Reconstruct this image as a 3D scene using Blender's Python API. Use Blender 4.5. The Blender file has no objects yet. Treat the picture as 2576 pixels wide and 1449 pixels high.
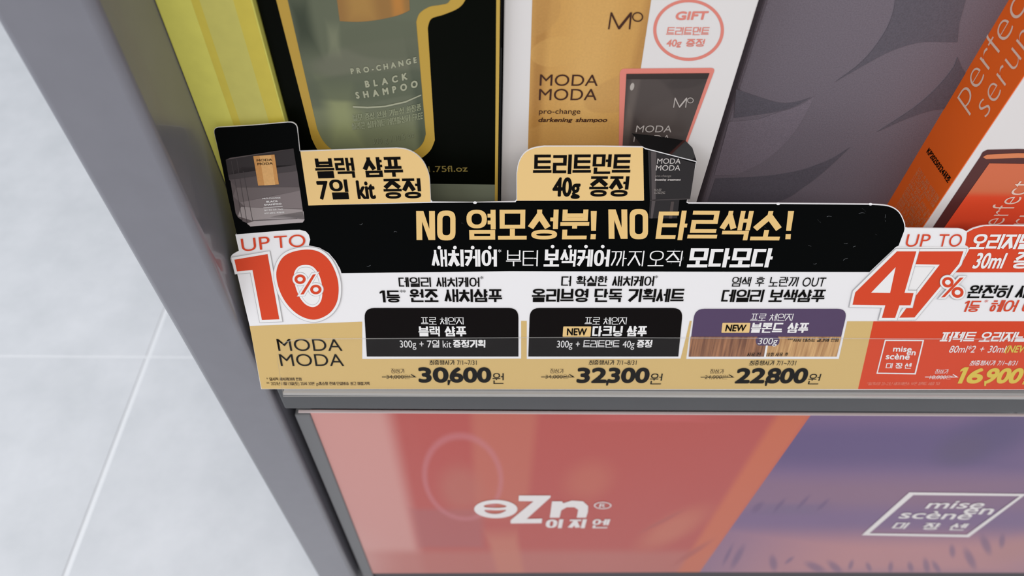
import bpy, bmesh, math, random
from mathutils import Vector, Matrix
from mathutils.geometry import tessellate_polygon

random.seed(4)
SC = bpy.context.scene
COL = SC.collection
PI = math.pi

# ------------------------------------------------------------------ camera
EYE = Vector((0.0, 0.0, 0.85))
FPX, CX, CY = 1796.5, 1288.0, 724.5
def cam_axes(p, yaw, roll):
    f = Vector((0, math.cos(p), -math.sin(p))); u = Vector((0, math.sin(p), math.cos(p))); r = Vector((1, 0, 0))
    Rz = Matrix.Rotation(yaw, 3, 'Z')
    f, u, r = Rz @ f, Rz @ u, Rz @ r
    c, s = math.cos(roll), math.sin(roll)
    return c*r + s*u, -s*r + c*u, f
CR, CU, CF = cam_axes(math.radians(50.65), math.radians(-2.14), math.radians(2.185))
cam = bpy.data.cameras.new('camera')
cam.sensor_width = 36.0
cam.lens = FPX/2576.0*36.0
cam.clip_start = 0.01
cam.dof.use_dof = True
cam.dof.focus_distance = 0.385
cam.dof.aperture_fstop = 8.0
cob = bpy.data.objects.new('camera', cam)
COL.objects.link(cob)
m = Matrix((CR, CU, -CF)).transposed().to_4x4()
m.translation = EYE
cob.matrix_world = m
SC.camera = cob

# ------------------------------------------------------------------ light
SC.view_settings.view_transform = 'Standard'
SC.view_settings.look = 'None'
SC.view_settings.gamma = 1.0
SC.view_settings.use_curve_mapping = False
SC.view_settings.exposure = 0.0
w = bpy.data.worlds.new('shop_ambient'); SC.world = w; w.use_nodes = True
w.node_tree.nodes['Background'].inputs[0].default_value = (0.95, 0.97, 1.0, 1)
w.node_tree.nodes['Background'].inputs[1].default_value = 0.46
def area(name, loc, target, sx, sy, power, col=(1, 1, 1)):
    l = bpy.data.lights.new(name, 'AREA'); l.shape = 'RECTANGLE'; l.size = sx; l.size_y = sy; l.energy = power; l.color = col
    o = bpy.data.objects.new(name, l); COL.objects.link(o); o.location = loc
    o.rotation_euler = (Vector(target)-Vector(loc)).to_track_quat('-Z', 'Y').to_euler()
    return o
area('overhead_light', (0.3, -1.5, 2.7), (0.3, -0.4, 0.3), 2.6, 1.6, 40, (1, 0.97, 0.93))
area('overhead_light', (-2.3, -1.0, 2.6), (-0.3, 0.3, 0.4), 2.0, 1.6, 46, (0.86, 0.93, 1.0))

area('overhead_light', (-2.6, 2.4, 2.7), (-1.6, 1.6, 0), 1.6, 1.6, 18, (0.74, 0.86, 1.0))  # added cool light, stands in for daylight and brightens the far-left floor

# ------------------------------------------------------------------ helpers: materials
def lin(c):
    r = []
    for v in c[:3]:
        v /= 255.0
        r.append(v/12.92 if v <= 0.04045 else ((v+0.055)/1.055)**2.4)
    return (r[0], r[1], r[2], 1.0)
MATS = {}
def mat(name, rgb=(128, 128, 128), rough=0.5, spec=0.35, metal=0.0, coat=0.0, grain=0.0, gscale=900.0, bump=0.0):
    if name in MATS: return MATS[name]
    ma = bpy.data.materials.new(name); ma.use_nodes = True
    nt = ma.node_tree; b = nt.nodes['Principled BSDF']
    b.inputs['Base Color'].default_value = lin(rgb)
    b.inputs['Roughness'].default_value = rough
    b.inputs['Specular IOR Level'].default_value = spec
    b.inputs['Metallic'].default_value = metal
    b.inputs['Coat Weight'].default_value = coat
    b.inputs['Coat Roughness'].default_value = 0.05
    if grain or bump:
        tc = nt.nodes.new('ShaderNodeTexCoord'); nz = nt.nodes.new('ShaderNodeTexNoise')
        nz.inputs['Scale'].default_value = gscale; nz.inputs['Detail'].default_value = 3
        nt.links.new(tc.outputs['Object'], nz.inputs['Vector'])
        if grain:
            rp = nt.nodes.new('ShaderNodeMapRange')
            rp.inputs['From Min'].default_value = 0.3; rp.inputs['From Max'].default_value = 0.7
            rp.inputs['To Min'].default_value = 1-grain; rp.inputs['To Max'].default_value = 1+grain
            nt.links.new(nz.outputs['Fac'], rp.inputs['Value'])
            mx = nt.nodes.new('ShaderNodeVectorMath'); mx.operation = 'SCALE'
            mx.inputs[0].default_value = lin(rgb)[:3]
            nt.links.new(rp.outputs[0], mx.inputs['Scale']); nt.links.new(mx.outputs[0], b.inputs['Base Color'])
        if bump:
            bp = nt.nodes.new('ShaderNodeBump'); bp.inputs['Strength'].default_value = bump; bp.inputs['Distance'].default_value = 0.0003
            nt.links.new(nz.outputs['Fac'], bp.inputs['Height']); nt.links.new(bp.outputs[0], b.inputs['Normal'])
    MATS[name] = ma
    return ma
def art(name, base, blobs, axes='XZ', rough=0.4, spec=0.35, coat=0.0, grain=0.0, gscale=900.0):
    """pictures and poster tones: soft shapes on a base colour.  blob = (kind, cu, cv, ru, rv, angle, soft, rgb, amount) in metres of the object"""
    ma = bpy.data.materials.new(name); ma.use_nodes = True
    nt = ma.node_tree; b = nt.nodes['Principled BSDF']; N = nt.nodes.new; L = nt.links.new
    b.inputs['Roughness'].default_value = rough; b.inputs['Specular IOR Level'].default_value = spec
    b.inputs['Coat Weight'].default_value = coat; b.inputs['Coat Roughness'].default_value = 0.06
    tc = N('ShaderNodeTexCoord'); sx = N('ShaderNodeSeparateXYZ'); L(tc.outputs['Object'], sx.inputs[0])
    cb = N('ShaderNodeCombineXYZ'); L(sx.outputs[axes[0]], cb.inputs[0]); L(sx.outputs[axes[1]], cb.inputs[1])
    cur = None
    for kind, cu, cv, ru, rv, ang, soft, rgb, amt in blobs:
        mp = N('ShaderNodeMapping'); mp.vector_type = 'TEXTURE'
        mp.inputs['Location'].default_value = (cu, cv, 0); mp.inputs['Rotation'].default_value = (0, 0, ang); mp.inputs['Scale'].default_value = (ru, rv, 1)
        L(cb.outputs[0], mp.inputs[0])
        if kind in ('ell', 'ring'):
            d = N('ShaderNodeVectorMath'); d.operation = 'LENGTH'; L(mp.outputs[0], d.inputs[0]); val = d.outputs['Value']
            if kind == 'ring':
                q = N('ShaderNodeMath'); q.operation = 'SUBTRACT'; L(val, q.inputs[0]); q.inputs[1].default_value = 1.0
                q2 = N('ShaderNodeMath'); q2.operation = 'ABSOLUTE'; L(q.outputs[0], q2.inputs[0])
                q3 = N('ShaderNodeMath'); q3.operation = 'MULTIPLY'; L(q2.outputs[0], q3.inputs[0]); q3.inputs[1].default_value = 8.0
                val = q3.outputs[0]
        else:
            ab = N('ShaderNodeVectorMath'); ab.operation = 'ABSOLUTE'; L(mp.outputs[0], ab.inputs[0])
            s2 = N('ShaderNodeSeparateXYZ'); L(ab.outputs[0], s2.inputs[0])
            mxn = N('ShaderNodeMath'); mxn.operation = 'MAXIMUM'; L(s2.outputs[0], mxn.inputs[0]); L(s2.outputs[1], mxn.inputs[1]); val = mxn.outputs[0]
        mr = N('ShaderNodeMapRange'); mr.interpolation_type = 'SMOOTHSTEP'
        mr.inputs['From Min'].default_value = 1.0-soft; mr.inputs['From Max'].default_value = 1.0
        mr.inputs['To Min'].default_value = amt; mr.inputs['To Max'].default_value = 0.0
        L(val, mr.inputs['Value'])
        mx = N('ShaderNodeMix'); mx.data_type = 'RGBA'
        L(mr.outputs[0], mx.inputs[0])
        if cur is None: mx.inputs[6].default_value = lin(base)
        else: L(cur, mx.inputs[6])
        mx.inputs[7].default_value = lin(rgb)
        cur = mx.outputs[2]
    if grain:
        nz = N('ShaderNodeTexNoise'); nz.inputs['Scale'].default_value = gscale; nz.inputs['Detail'].default_value = 3; L(tc.outputs['Object'], nz.inputs['Vector'])
        rp = N('ShaderNodeMapRange'); rp.inputs['From Min'].default_value = 0.3; rp.inputs['From Max'].default_value = 0.7
        rp.inputs['To Min'].default_value = 1-grain; rp.inputs['To Max'].default_value = 1+grain; L(nz.outputs['Fac'], rp.inputs['Value'])
        vs = N('ShaderNodeVectorMath'); vs.operation = 'SCALE'; L(cur, vs.inputs[0]); L(rp.outputs[0], vs.inputs['Scale']); cur = vs.outputs[0]
    L(cur, b.inputs['Base Color'])
    return ma

# ------------------------------------------------------------------ helpers: surfaces and meshes
def ray(x, y):
    return CR*((x-CX)/FPX) + CU*((CY-y)/FPX) + CF
class Surf:
    """a flat printed surface standing in the place: origin o, right u, up v"""
    def __init__(s, o, u, v):
        s.o, s.u, s.v = Vector(o), Vector(u).normalized(), Vector(v).normalized(); s.n = s.u.cross(s.v)
    def hit(s, x, y):
        d = ray(x, y); t = (s.o-EYE).dot(s.n)/d.dot(s.n)
        return EYE + d*t
    def uv(s, x, y):
        p = s.hit(x, y)-s.o
        return (p.dot(s.u), p.dot(s.v))
    def uvs(s, pts): return [s.uv(*p) for p in pts]
    def at(s, u, v, h=0.0): return s.o + s.u*u + s.v*v + s.n*h
LAY = 0.00012
class MB:
    def __init__(s): s.v, s.f, s.m, s.mats = [], [], [], []
    def mi(s, m):
        if m not in s.mats: s.mats.append(m)
        return s.mats.index(m)
    def face(s, pts, m):
        b = len(s.v); s.v += [Vector(p) for p in pts]; s.f.append(list(range(b, b+len(pts)))); s.m.append(s.mi(m))
    def poly(s, sf, uv, m, lay=1, holes=()):
        loops = [uv]+list(holes); flat = [p for l in loops for p in l]
        b = len(s.v); s.v += [sf.at(p[0], p[1], lay*LAY) for p in flat]
        for t in tessellate_polygon([[Vector((p[0], p[1], 0)) for p in l] for l in loops]):
            a, c, d = [flat[i] for i in t]
            cr = (c[0]-a[0])*(d[1]-a[1])-(c[1]-a[1])*(d[0]-a[0])
            t = t if cr > 0 else (t[0], t[2], t[1])
            s.f.append([b+i for i in t]); s.m.append(s.mi(m))
    def px(s, sf, pts, m, lay=1, holes=()):
        s.poly(sf, sf.uvs(pts), m, lay, [sf.uvs(h) for h in holes])
    def solid(s, sf, uv, h0, h1, mf, ms, back=None):
        ar = sum(uv[i-1][0]*uv[i][1]-uv[i][0]*uv[i-1][1] for i in range(len(uv)))
        if ar < 0: uv = uv[::-1]
        s.poly(sf, uv, mf, h1/LAY)
        k0 = len(s.f); s.poly(sf, uv, mf if back is None else back, h0/LAY)
        for i in range(k0, len(s.f)): s.f[i] = s.f[i][::-1]
        n = len(uv)
        for i in range(n):
            a, c = uv[i], uv[(i+1) % n]
            s.face([sf.at(a[0], a[1], h0), sf.at(c[0], c[1], h0), sf.at(c[0], c[1], h1), sf.at(a[0], a[1], h1)], ms)
    def box(s, lo, hi, m, bevel=0.0, seg=3, vertical=False):
        bm = bmesh.new(); bmesh.ops.create_cube(bm, size=1)
        for v in bm.verts:
            v.co = Vector([(lo[i]+hi[i])/2 + v.co[i]*(hi[i]-lo[i]) for i in range(3)])
        if bevel:
            ed = [e for e in bm.edges if not vertical or abs((e.verts[0].co-e.verts[1].co).z) > 1e-4]
            bmesh.ops.bevel(bm, geom=ed, offset=bevel, segments=seg, affect='EDGES', profile=0.5)
        b = len(s.v); bm.verts.index_update()
        s.v += [v.co.copy() for v in bm.verts]
        for f in bm.faces: s.f.append([b+v.index for v in f.verts]); s.m.append(s.mi(m))
        bm.free()
    def build(s, name, parent=None, smooth=False):
        o0 = origin(parent) if parent else Vector((0, 0, 0))
        me = bpy.data.meshes.new(name)
        me.from_pydata([v-o0 for v in s.v], [], s.f)
        for m in s.mats: me.materials.append(m)
        me.polygons.foreach_set('material_index', s.m)
        if smooth: me.polygons.foreach_set('use_smooth', [True]*len(s.f))
        me.update()
        o = bpy.data.objects.new(name, me); COL.objects.link(o)
        if parent: o.parent = parent
        return o
def origin(o):
    p = Vector((0, 0, 0))
    while o: p += o.location; o = o.parent
    return p
def thing(name, label, cat, loc, group=None):
    o = bpy.data.objects.new(name, None); o.empty_display_size = 0.02; COL.objects.link(o); o.location = loc
    o['label'] = label; o['category'] = cat
    if group: o['group'] = group
    return o
def struct(o): o['kind'] = 'structure'; return o
def cr(pts, n=7, closed=False):
    out = []; k = len(pts)
    rng = range(k) if closed else range(k-1)
    for i in rng:
        g = lambda j: pts[j % k] if closed else pts[max(0, min(k-1, j))]
        p0, p1, p2, p3 = g(i-1), g(i), g(i+1), g(i+2)
        for q in range(n):
            t = q/n
            out.append(tuple(0.5*(2*p1[a]+(p2[a]-p0[a])*t+(2*p0[a]-5*p1[a]+4*p2[a]-p3[a])*t*t+(3*p1[a]-p0[a]-3*p2[a]+p3[a])*t**3) for a in (0, 1)))
    if not closed: out.append(tuple(pts[-1]))
    return out
def fillet(pts, rs, n=6):
    out = []; k = len(pts)
    for i in range(k):
        r = rs[i] if isinstance(rs, (list, tuple)) else rs
        p = Vector(pts[i]); a = Vector(pts[i-1])-p; b = Vector(pts[(i+1) % k])-p
        if r <= 0: out.append(tuple(p)); continue
        ra = min(r, a.length*0.5); rb = min(r, b.length*0.5)
        A = p+a.normalized()*ra; B = p+b.normalized()*rb
        for q in range(n+1):
            t = q/n
            out.append(tuple(A*(1-t)**2+p*2*t*(1-t)+B*t*t))
    return out
def ell(cx, cy, rx, ry, n=40): return [(cx+rx*math.cos(2*PI*i/n), cy+ry*math.sin(2*PI*i/n)) for i in range(n)]
def grow(pts, d):
    """push a pixel outline outwards by d"""
    ar = sum(pts[i-1][0]*pts[i][1]-pts[i][0]*pts[i-1][1] for i in range(len(pts)))
    sg = 1 if ar > 0 else -1
    out = []; k = len(pts)
    for i in range(k):
        p = Vector(pts[i]); a = (p-Vector(pts[i-1])); b = (Vector(pts[(i+1) % k])-p)
        if a.length < 1e-6 or b.length < 1e-6: out.append(tuple(p)); continue
        a.normalize(); b.normalize()
        na = Vector((a.y, -a.x))*sg; nb = Vector((b.y, -b.x))*sg
        nn = na+nb
        if nn.length < 1e-4: nn = na
        nn.normalize()
        out.append(tuple(p+nn*(d/max(0.5, nn.dot(na)))))
    return out
Z = lambda ox, oy, k: (lambda *p: [(ox+x*k, oy+y*k) for x, y in p])
z1 = Z(500, 280, 0.24845); z3 = Z(560, 560, 0.30364); z4 = Z(1280, 660, 0.35714); z5 = Z(2050, 540, 0.31744)
z6 = Z(1280, 0, 0.38642); z7 = Z(640, 0, 0.35889); z8 = Z(2000, 0, 0.40028); z9 = Z(2200, 300, 0.2208)
zp = Z(960, 1000, 0.31056); zq = Z(1700, 980, 0.34006)

# ------------------------------------------------------------------ helpers: lettering
CHO = 'ㄱㄲㄴㄷㄸㄹㅁㅂㅃㅅㅆㅇㅈㅉㅊㅋㅌㅍㅎ'
JUNG = 'ㅏㅐㅑㅒㅓㅔㅕㅖㅗㅘㅙㅚㅛㅜㅝㅞㅟㅠㅡㅢㅣ'
JONG = ' ㄱㄲㄳㄴㄵㄶㄷㄹㄺㄻㄼㄽㄾㄿㅀㅁㅂㅄㅅㅆㅇㅈㅊㅋㅌㅍㅎ'
CON = {
 'ㄱ': [[(0, 1), (1, 1), (1, 0)]], 'ㄱ/': [[(0, 1), (1, 1), (.9, .55), (.1, 0)]], 'ㄴ': [[(0, 1), (0, 0), (1, 0)]], 'ㄷ': [[(1, 1), (0, 1), (0, 0), (1, 0)]],
 'ㄹ': [[(0, 1), (1, 1), (1, .5), (0, .5), (0, 0), (1, 0)]], 'ㅁ': [[(0, 0), (0, 1), (1, 1), (1, 0), (0, 0)]],
 'ㅂ': [[(0, 1), (0, 0), (1, 0), (1, 1)], [(0, .5), (1, .5)]], 'ㅅ': [[(.5, 1), (.5, .75), (0, 0)], [(.5, .75), (1, 0)]], 'ㅇ': ['o'],
 'ㅈ': [[(0, 1), (1, 1)], [(.5, 1), (.5, .75), (0, 0)], [(.5, .75), (1, 0)]], 'ㅊ': [[(.5, 1), (.5, .76)], [(0, .76), (1, .76)], [(.5, .76), (.5, .6), (0, 0)], [(.5, .6), (1, 0)]],
 'ㅋ': [[(0, 1), (1, 1), (1, 0)], [(0, .5), (1, .5)]], 'ㅋ/': [[(0, 1), (1, 1), (.9, .55), (.1, 0)], [(0, .55), (.85, .5)]],
 'ㅌ': [[(1, 1), (0, 1), (0, 0), (1, 0)], [(0, .5), (1, .5)]], 'ㅍ': [[(0, 1), (1, 1)], [(0, 0), (1, 0)], [(.27, 1), (.27, 0)], [(.73, 1), (.73, 0)]],
 'ㅎ': [[(.3, 1), (.7, 1)], [(0, .74), (1, .74)], 'h']}
for d, c in zip('ㄲㄸㅃㅆㅉ', 'ㄱㄷㅂㅅㅈ'):
    CON[d] = [[(x*.42+o, y) for x, y in l] for o in (0, .58) for l in CON[c]]
CON['ㄲ/'] = [[(x*.42+o, y) for x, y in l] for o in (0, .58) for l in CON['ㄱ/']]
def half(k, o): return [[(x*.44+o, y) for x, y in l] for l in CON[k] if not isinstance(l, str)]
for d, (a_, b_) in {'ㄶ': 'ㄴㅎ', 'ㅄ': 'ㅂㅅ', 'ㄺ': 'ㄹㄱ', 'ㄼ': 'ㄹㅂ'}.items(): CON[d] = half(a_, 0)+half(b_, .56)
VV = {'ㅏ': ([0], [.5], 1), 'ㅑ': ([0], [.7, .32], 1), 'ㅓ': ([1], [.5], 0), 'ㅕ': ([1], [.7, .36], 0), 'ㅣ': ([1], [], 0), 'ㅐ': ([0, 1], [.5], 2), 'ㅒ': ([0, 1], [.7, .32], 2), 'ㅔ': ([.45, 1], [.55], 3), 'ㅖ': ([.45, 1], [.7, .36], 3)}
VH = {'ㅗ': 'up1', 'ㅛ': 'up2', 'ㅜ': 'dn1', 'ㅠ': 'dn2', 'ㅡ': 'no'}
MIX = {'ㅘ': 'ㅗㅏ', 'ㅙ': 'ㅗㅐ', 'ㅚ': 'ㅗㅣ', 'ㅝ': 'ㅜㅓ', 'ㅞ': 'ㅜㅔ', 'ㅟ': 'ㅜㅣ', 'ㅢ': 'ㅡㅣ'}
def seg_poly(p, q, t, cap):
    d = Vector(q)-Vector(p); L = d.length
    if L < 1e-9: return None
    d /= L; n = Vector((-d.y, d.x))*t/2; p = Vector(p)-d*cap; q = Vector(q)+d*cap
    return [tuple(p-n), tuple(q-n), tuple(q+n), tuple(p+n)]
def ring_polys(x0, y0, x1, y1, tv, th, n=28):
    cx, cy, rx, ry = (x0+x1)/2, (y0+y1)/2, (x1-x0)/2, (y1-y0)/2
    ix, iy = max(rx-tv, rx*.12), max(ry-th, ry*.12); out = []
    ex = 0.82                                         # a squarish round
    sq = lambda v: math.copysign(abs(v)**ex, v)
    for i in range(n):
        a, b = 2*PI*i/n, 2*PI*(i+1)/n
        out.append([(cx+ix*sq(math.cos(a)), cy+iy*sq(math.sin(a))), (cx+rx*sq(math.cos(a)), cy+ry*sq(math.sin(a))), (cx+rx*sq(math.cos(b)), cy+ry*sq(math.sin(b))), (cx+ix*sq(math.cos(b)), cy+iy*sq(math.sin(b)))])
    return out
def con_polys(key, x0, y0, x1, y1, tv, th):
    out = []
    for st in CON[key]:
        if st == 'o': out += ring_polys(x0, y0, x1, y1, tv, th); continue
        if st == 'h': out += ring_polys(x0+.08*(x1-x0), y0, x1-.08*(x1-x0), y0+.60*(y1-y0), tv, th); continue
        P = [(x0+tv/2+x*(x1-x0-tv), y0+th/2+y*(y1-y0-th)) for x, y in st]
        for a, b in zip(P, P[1:]):
            dx, dy = abs(b[0]-a[0]), abs(b[1]-a[1]); L = math.hypot(dx, dy) or 1
            t = th*dx/L+tv*dy/L
            ortho = dx < 1e-9 or dy < 1e-9
            cap = (tv/2 if dx > dy else th/2) if ortho else t*0.3
            q = seg_poly(a, b, t, cap)
            if q: out.append(q)
    return out
def rect(x0, y0, x1, y1): return [(x0, y0), (x1, y0), (x1, y1), (x0, y1)]
def vv_polys(v, x0, y0, x1, y1, tv, th, yc=None):
    stems, ticks, side = VV[v]; out = []; w_ = x1-x0-tv
    for s_ in stems: out.append(rect(x0+s_*w_, y0, x0+s_*w_+tv, y1))
    for k in ticks:
        yy = y0+k*(y1-y0)
        a, b = {1: (x0, x1), 0: (x0, x1), 2: (x0, x1), 3: (x0, x0+.45*w_+tv)}[side]
        out.append(rect(a, yy-th/2, b, yy+th/2))
    return out
def vh_polys(v, x0, y0, x1, y1, tv, th):
    k = VH[v]; out = []; xm = (x0+x1)/2; W_ = x1-x0
    xs = [xm] if k.endswith('1') else [x0+.3*W_, x0+.7*W_]
    if k == 'no': return [rect(x0, (y0+y1)/2-th/2, x1, (y0+y1)/2+th/2)]
    if k[:2] == 'up':
        out.append(rect(x0, y0, x1, y0+th)); out += [rect(x-tv/2, y0, x+tv/2, y1) for x in xs]
    else:
        out.append(rect(x0, y1-th, x1, y1)); out += [rect(x-tv/2, y0, x+tv/2, y1) for x in xs]
    return out
def vw(v, w_, tv):                                    # width a standing vowel takes
    return {'ㅣ': tv, 'ㅏ': max(.25*w_, tv*1.55), 'ㅑ': max(.25*w_, tv*1.55), 'ㅓ': max(.26*w_, tv*1.6), 'ㅕ': max(.26*w_, tv*1.6), 'ㅔ': max(.40*w_, tv*3.1), 'ㅖ': max(.40*w_, tv*3.1)}.get(v, max(.36*w_, tv*2.75))
def hangul(ch, w_, h, t):
    n = ord(ch)-0xAC00; c, v, f = CHO[n//588], JUNG[(n % 588)//28], JONG[n % 28]
    tv = min(t, (.155 if v in 'ㅐㅔㅒㅖㅙㅞ' else .24)*w_); th = t*.86
    fin = f != ' '
    out = []
    if fin: th = min(th, .125*h)
    fy = .33*h if f != 'ㄹ' else .36*h
    gap = max(.035*h, .03*w_)
    y0 = fy+gap if fin else 0.0
    if v in VV:
        vw_ = vw(v, w_, tv); g = .08*w_
        slant = c+'/' if (c+'/' in CON and not fin) else c
        ix1 = w_-vw_-(g if v not in ('ㅓ', 'ㅕ', 'ㅔ', 'ㅖ') else g*.3)
        pad = 0 if c != 'ㅇ' else 0
        out += con_polys(slant, 0, y0+(.04*h if not fin else .02*h), ix1, h*(.97 if not fin else 1), tv, th)
        out += vv_polys(v, w_-vw_, y0-(gap*.5 if fin else 0), w_, h, tv, th)
    elif v in VH:
        hv = (th if v == 'ㅡ' else max(.36*h, th*2.1)) if not fin else (th if v == 'ㅡ' else max(.20*h, th*1.75))
        gg = gap if v not in ('ㅗ', 'ㅛ') else gap*.3
        if v == 'ㅡ' and not fin: out += vh_polys(v, 0, .06*h, w_, .06*h+th, tv, th); yi = .06*h+th+gap*1.8
        else: out += vh_polys(v, 0, y0, w_, y0+hv, tv, th); yi = y0+hv+gg
        out += con_polys(c, .06*w_, yi, .94*w_, h, tv, th)
    else:
        a, b = MIX[v]; vw_ = vw(b, w_, tv); xr = w_-vw_-.04*w_
        hv = (th if a == 'ㅡ' else max(.26*h, th*2)) if not fin else (th if a == 'ㅡ' else max(.17*h, th*1.6))
        out += vh_polys(a, 0, y0, xr, y0+hv, tv, th)
        out += con_polys(c, .05*w_, y0+hv+gap*.6, xr-.03*w_, h, tv, th)
        out += vv_polys(b, w_-vw_, y0-(gap*.5 if fin else 0), w_, h, tv, th)
    if fin: out += con_polys(f, .08*w_, 0, w_*.98 if v not in VH else .94*w_, fy, tv, th)
    return out
GL = {}
CURVE_OB = None
def glyph(s, off=0.0):
    """outline of a latin run in cap-height units: (verts, faces, x0, x1)"""
    k = (s, round(off, 4))
    if k in GL: return GL[k]
    c = bpy.data.curves.new('lettering', 'FONT'); c.body = s; c.offset = off; c.resolution_u = 6
    o = bpy.data.objects.new('lettering', c); COL.objects.link(o); bpy.context.view_layer.update()
    me = bpy.data.meshes.new_from_object(o.evaluated_get(bpy.context.evaluated_depsgraph_get()))
    vs = [(v.co.x/0.727, v.co.y/0.727) for v in me.vertices]; fs = [list(p.vertices) for p in me.polygons]
    bpy.data.objects.remove(o); bpy.data.curves.remove(c); bpy.data.meshes.remove(me)
    x0 = min(v[0] for v in vs); x1 = max(v[0] for v in vs)
    GL[k] = (vs, fs, x0, x1)
    return GL[k]
def runs(s):
    out = []; cur = ''
    for ch in s:
        if 0xAC00 <= ord(ch) <= 0xD7A3 or ch == ' ':
            if cur: out.append(('l', cur)); cur = ''
            out.append(('h' if ch != ' ' else 's', ch))
        else: cur += ch
    if cur: out.append(('l', cur))
    return out
def compose(s, W, h, t, lat=1.0, lw=0.8, gap=.09, hw=.9, cond=None):
    """polygons of a line of lettering in a W x h box; t = stroke weight as a share of h"""
    R = runs(s); wid = []
    if t < .085: off = -min(.022, (.085-t)*.35)
    else: off = 0
    for k, x in R:
        if k == 'h': wid.append(hw)
        elif k == 's': wid.append(.3)
        elif x == '1': wid.append(.36)
        else:
            g = glyph(x, off); wid.append(max((g[3]-g[2])*lw, .56 if len(x) == 1 and x.isdigit() else 0))
    n = len(R); tot = sum(wid)+gap*(n-1); sc = W/tot
    x = 0.0; out = []
    for (k, ch), w_ in zip(R, wid):
        cw = w_*sc
        if k == 'h':
            out += [('p', [(x+a, b) for a, b in q]) for q in hangul(ch, cw, h, t*h)]
        elif ch == '1':
            q = min(t*1.1*h, cw*.62)
            out.append(('p', [(x+cw-q, 0), (x+cw, 0), (x+cw, h), (x+cw-q, h)])); out.append(('p', [(x, h*.72), (x+cw-q*.5, h*.86), (x+cw-q*.5, h), (x+cw-q, h), (x, h*.87)]))
        elif k == 'l':
            vs, fs, x0, x1 = glyph(ch, off)
            r = max(0.0, (t*1.15-.125)/2)*h*lat
            kx = (cw-2*r)/(x1-x0); ky = (h-2*r)
            base = [(x+r+(a-x0)*kx, r+b*ky*(1 if b > 0 or t < .13 else .4)) for a, b in vs]
            dirs = [(0, 0)] if r == 0 else [(math.cos(PI*i/4)*r, math.sin(PI*i/4)*r) for i in range(8)]+([(0, 0)] if r > .06*h else [])
            for dx, dy in dirs:
                out.append(('m', [(a+dx, b+dy) for a, b in base], fs))
        x += cw+gap*sc
    return out
def stamp(mb, sf, items, A, U, V, m, lay, arc=0.0, W=1.0):
    """lay lettering polygons on a surface: origin A, unit axes U and V (all in the surface's own u, v)"""
    eps = 0.0
    def f(p):
        y = p[1]+arc*((p[0]/W-.5)**2-.25)
        return (A[0]+U[0]*p[0]+V[0]*y, A[1]+U[1]*p[0]+V[1]*y)
    k = mb.mi(m)
    for it in items:
        eps = (eps+1.5e-6) % 6e-5
        b = len(mb.v)
        if it[0] == 'p':
            mb.v += [sf.at(*f(p), lay*LAY+eps) for p in it[1]]; mb.f.append(list(range(b, b+len(it[1])))); mb.m.append(k)
        else:
            mb.v += [sf.at(*f(p), lay*LAY+eps) for p in it[1]]
            for fc in it[2]: mb.f.append([b+i for i in fc]); mb.m.append(k)
def txt3(mb, sf, s, p0, p1, p2, m, t=.12, lay=3, arc=0.0, **kw):
    a, b, c = sf.uv(*p0), sf.uv(*p1), sf.uv(*p2)
    W = math.hypot(b[0]-a[0], b[1]-a[1]); H = math.hypot(c[0]-a[0], c[1]-a[1])
    U = ((b[0]-a[0])/W, (b[1]-a[1])/W); V = ((c[0]-a[0])/H, (c[1]-a[1])/H)
    stamp(mb, sf, compose(s, W, H, t, **kw), a, U, V, m, lay, arc*H, W)
def txt(mb, sf, s, x0, x1, yt, yb, m, t=.12, lay=3, rise=0.0, shear=0.0, **kw):
    """rise: how many pixels the right end stands above the left end"""
    ym = (yt+yb)/2; xm = (x0+x1)/2
    a, b = sf.uv(x0, ym+rise/2), sf.uv(x1, ym-rise/2); tp, bt = sf.uv(xm, yt), sf.uv(xm, yb)
    W = math.hypot(b[0]-a[0], b[1]-a[1]); H = tp[1]-bt[1]
    U = ((b[0]-a[0])/W, (b[1]-a[1])/W); V = (-U[1]+shear*U[0], U[0]+shear*U[1])
    A = (a[0]-V[0]*H/2, a[1]-V[1]*H/2)
    stamp(mb, sf, compose(s, W, H, t, **kw), A, U, V, m, lay)

# ------------------------------------------------------------------ materials
BLACK = mat('black_ink', (3, 4, 4), .6, .04)
INK = mat('text_ink', (12, 10, 9), .6, .05)
INKB = mat('brown_ink', (62, 44, 28), .6, .15)
WHITE = mat('white_card', (231, 228, 229), .5, .25)
WTXT = mat('white_ink', (232, 229, 228), .5, .25)
GOLD = mat('gold_ink', (207, 175, 114), .5, .25)
GOLDT = mat('pale_gold_ink', (226, 190, 128), .5, .25)
RED = mat('red_ink', (209, 66, 32), .5, .25)
YEL = mat('yellow_ink', (214, 186, 78), .5, .2)
PURP = mat('purple_ink', (82, 64, 94), .5, .25)
GREYL = mat('grey_edge_ink', (176, 174, 176), .5, .2)

# ------------------------------------------------------------------ the place: floor
def floor_mat():
    ma = bpy.data.materials.new('pale_floor_tile'); ma.use_nodes = True
    nt = ma.node_tree; b = nt.nodes['Principled BSDF']; N = nt.nodes.new; L = nt.links.new
    tc = N('ShaderNodeTexCoord'); n1 = N('ShaderNodeTexNoise'); n1.inputs['Scale'].default_value = 11; n1.inputs['Detail'].default_value = 7
    n1.inputs['Roughness'].default_value = .62
    L(tc.outputs['Object'], n1.inputs['Vector'])
    rp = N('ShaderNodeValToRGB'); rp.color_ramp.elements[0].position = .3; rp.color_ramp.elements[0].color = lin((211, 212, 215))
    rp.color_ramp.elements[1].position = .7; rp.color_ramp.elements[1].color = lin((226, 226, 229))
    L(n1.outputs['Fac'], rp.inputs[0]); L(rp.outputs[0], b.inputs['Base Color'])
    b.inputs['Roughness'].default_value = .45; b.inputs['Specular IOR Level'].default_value = .3
    return ma
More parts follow.
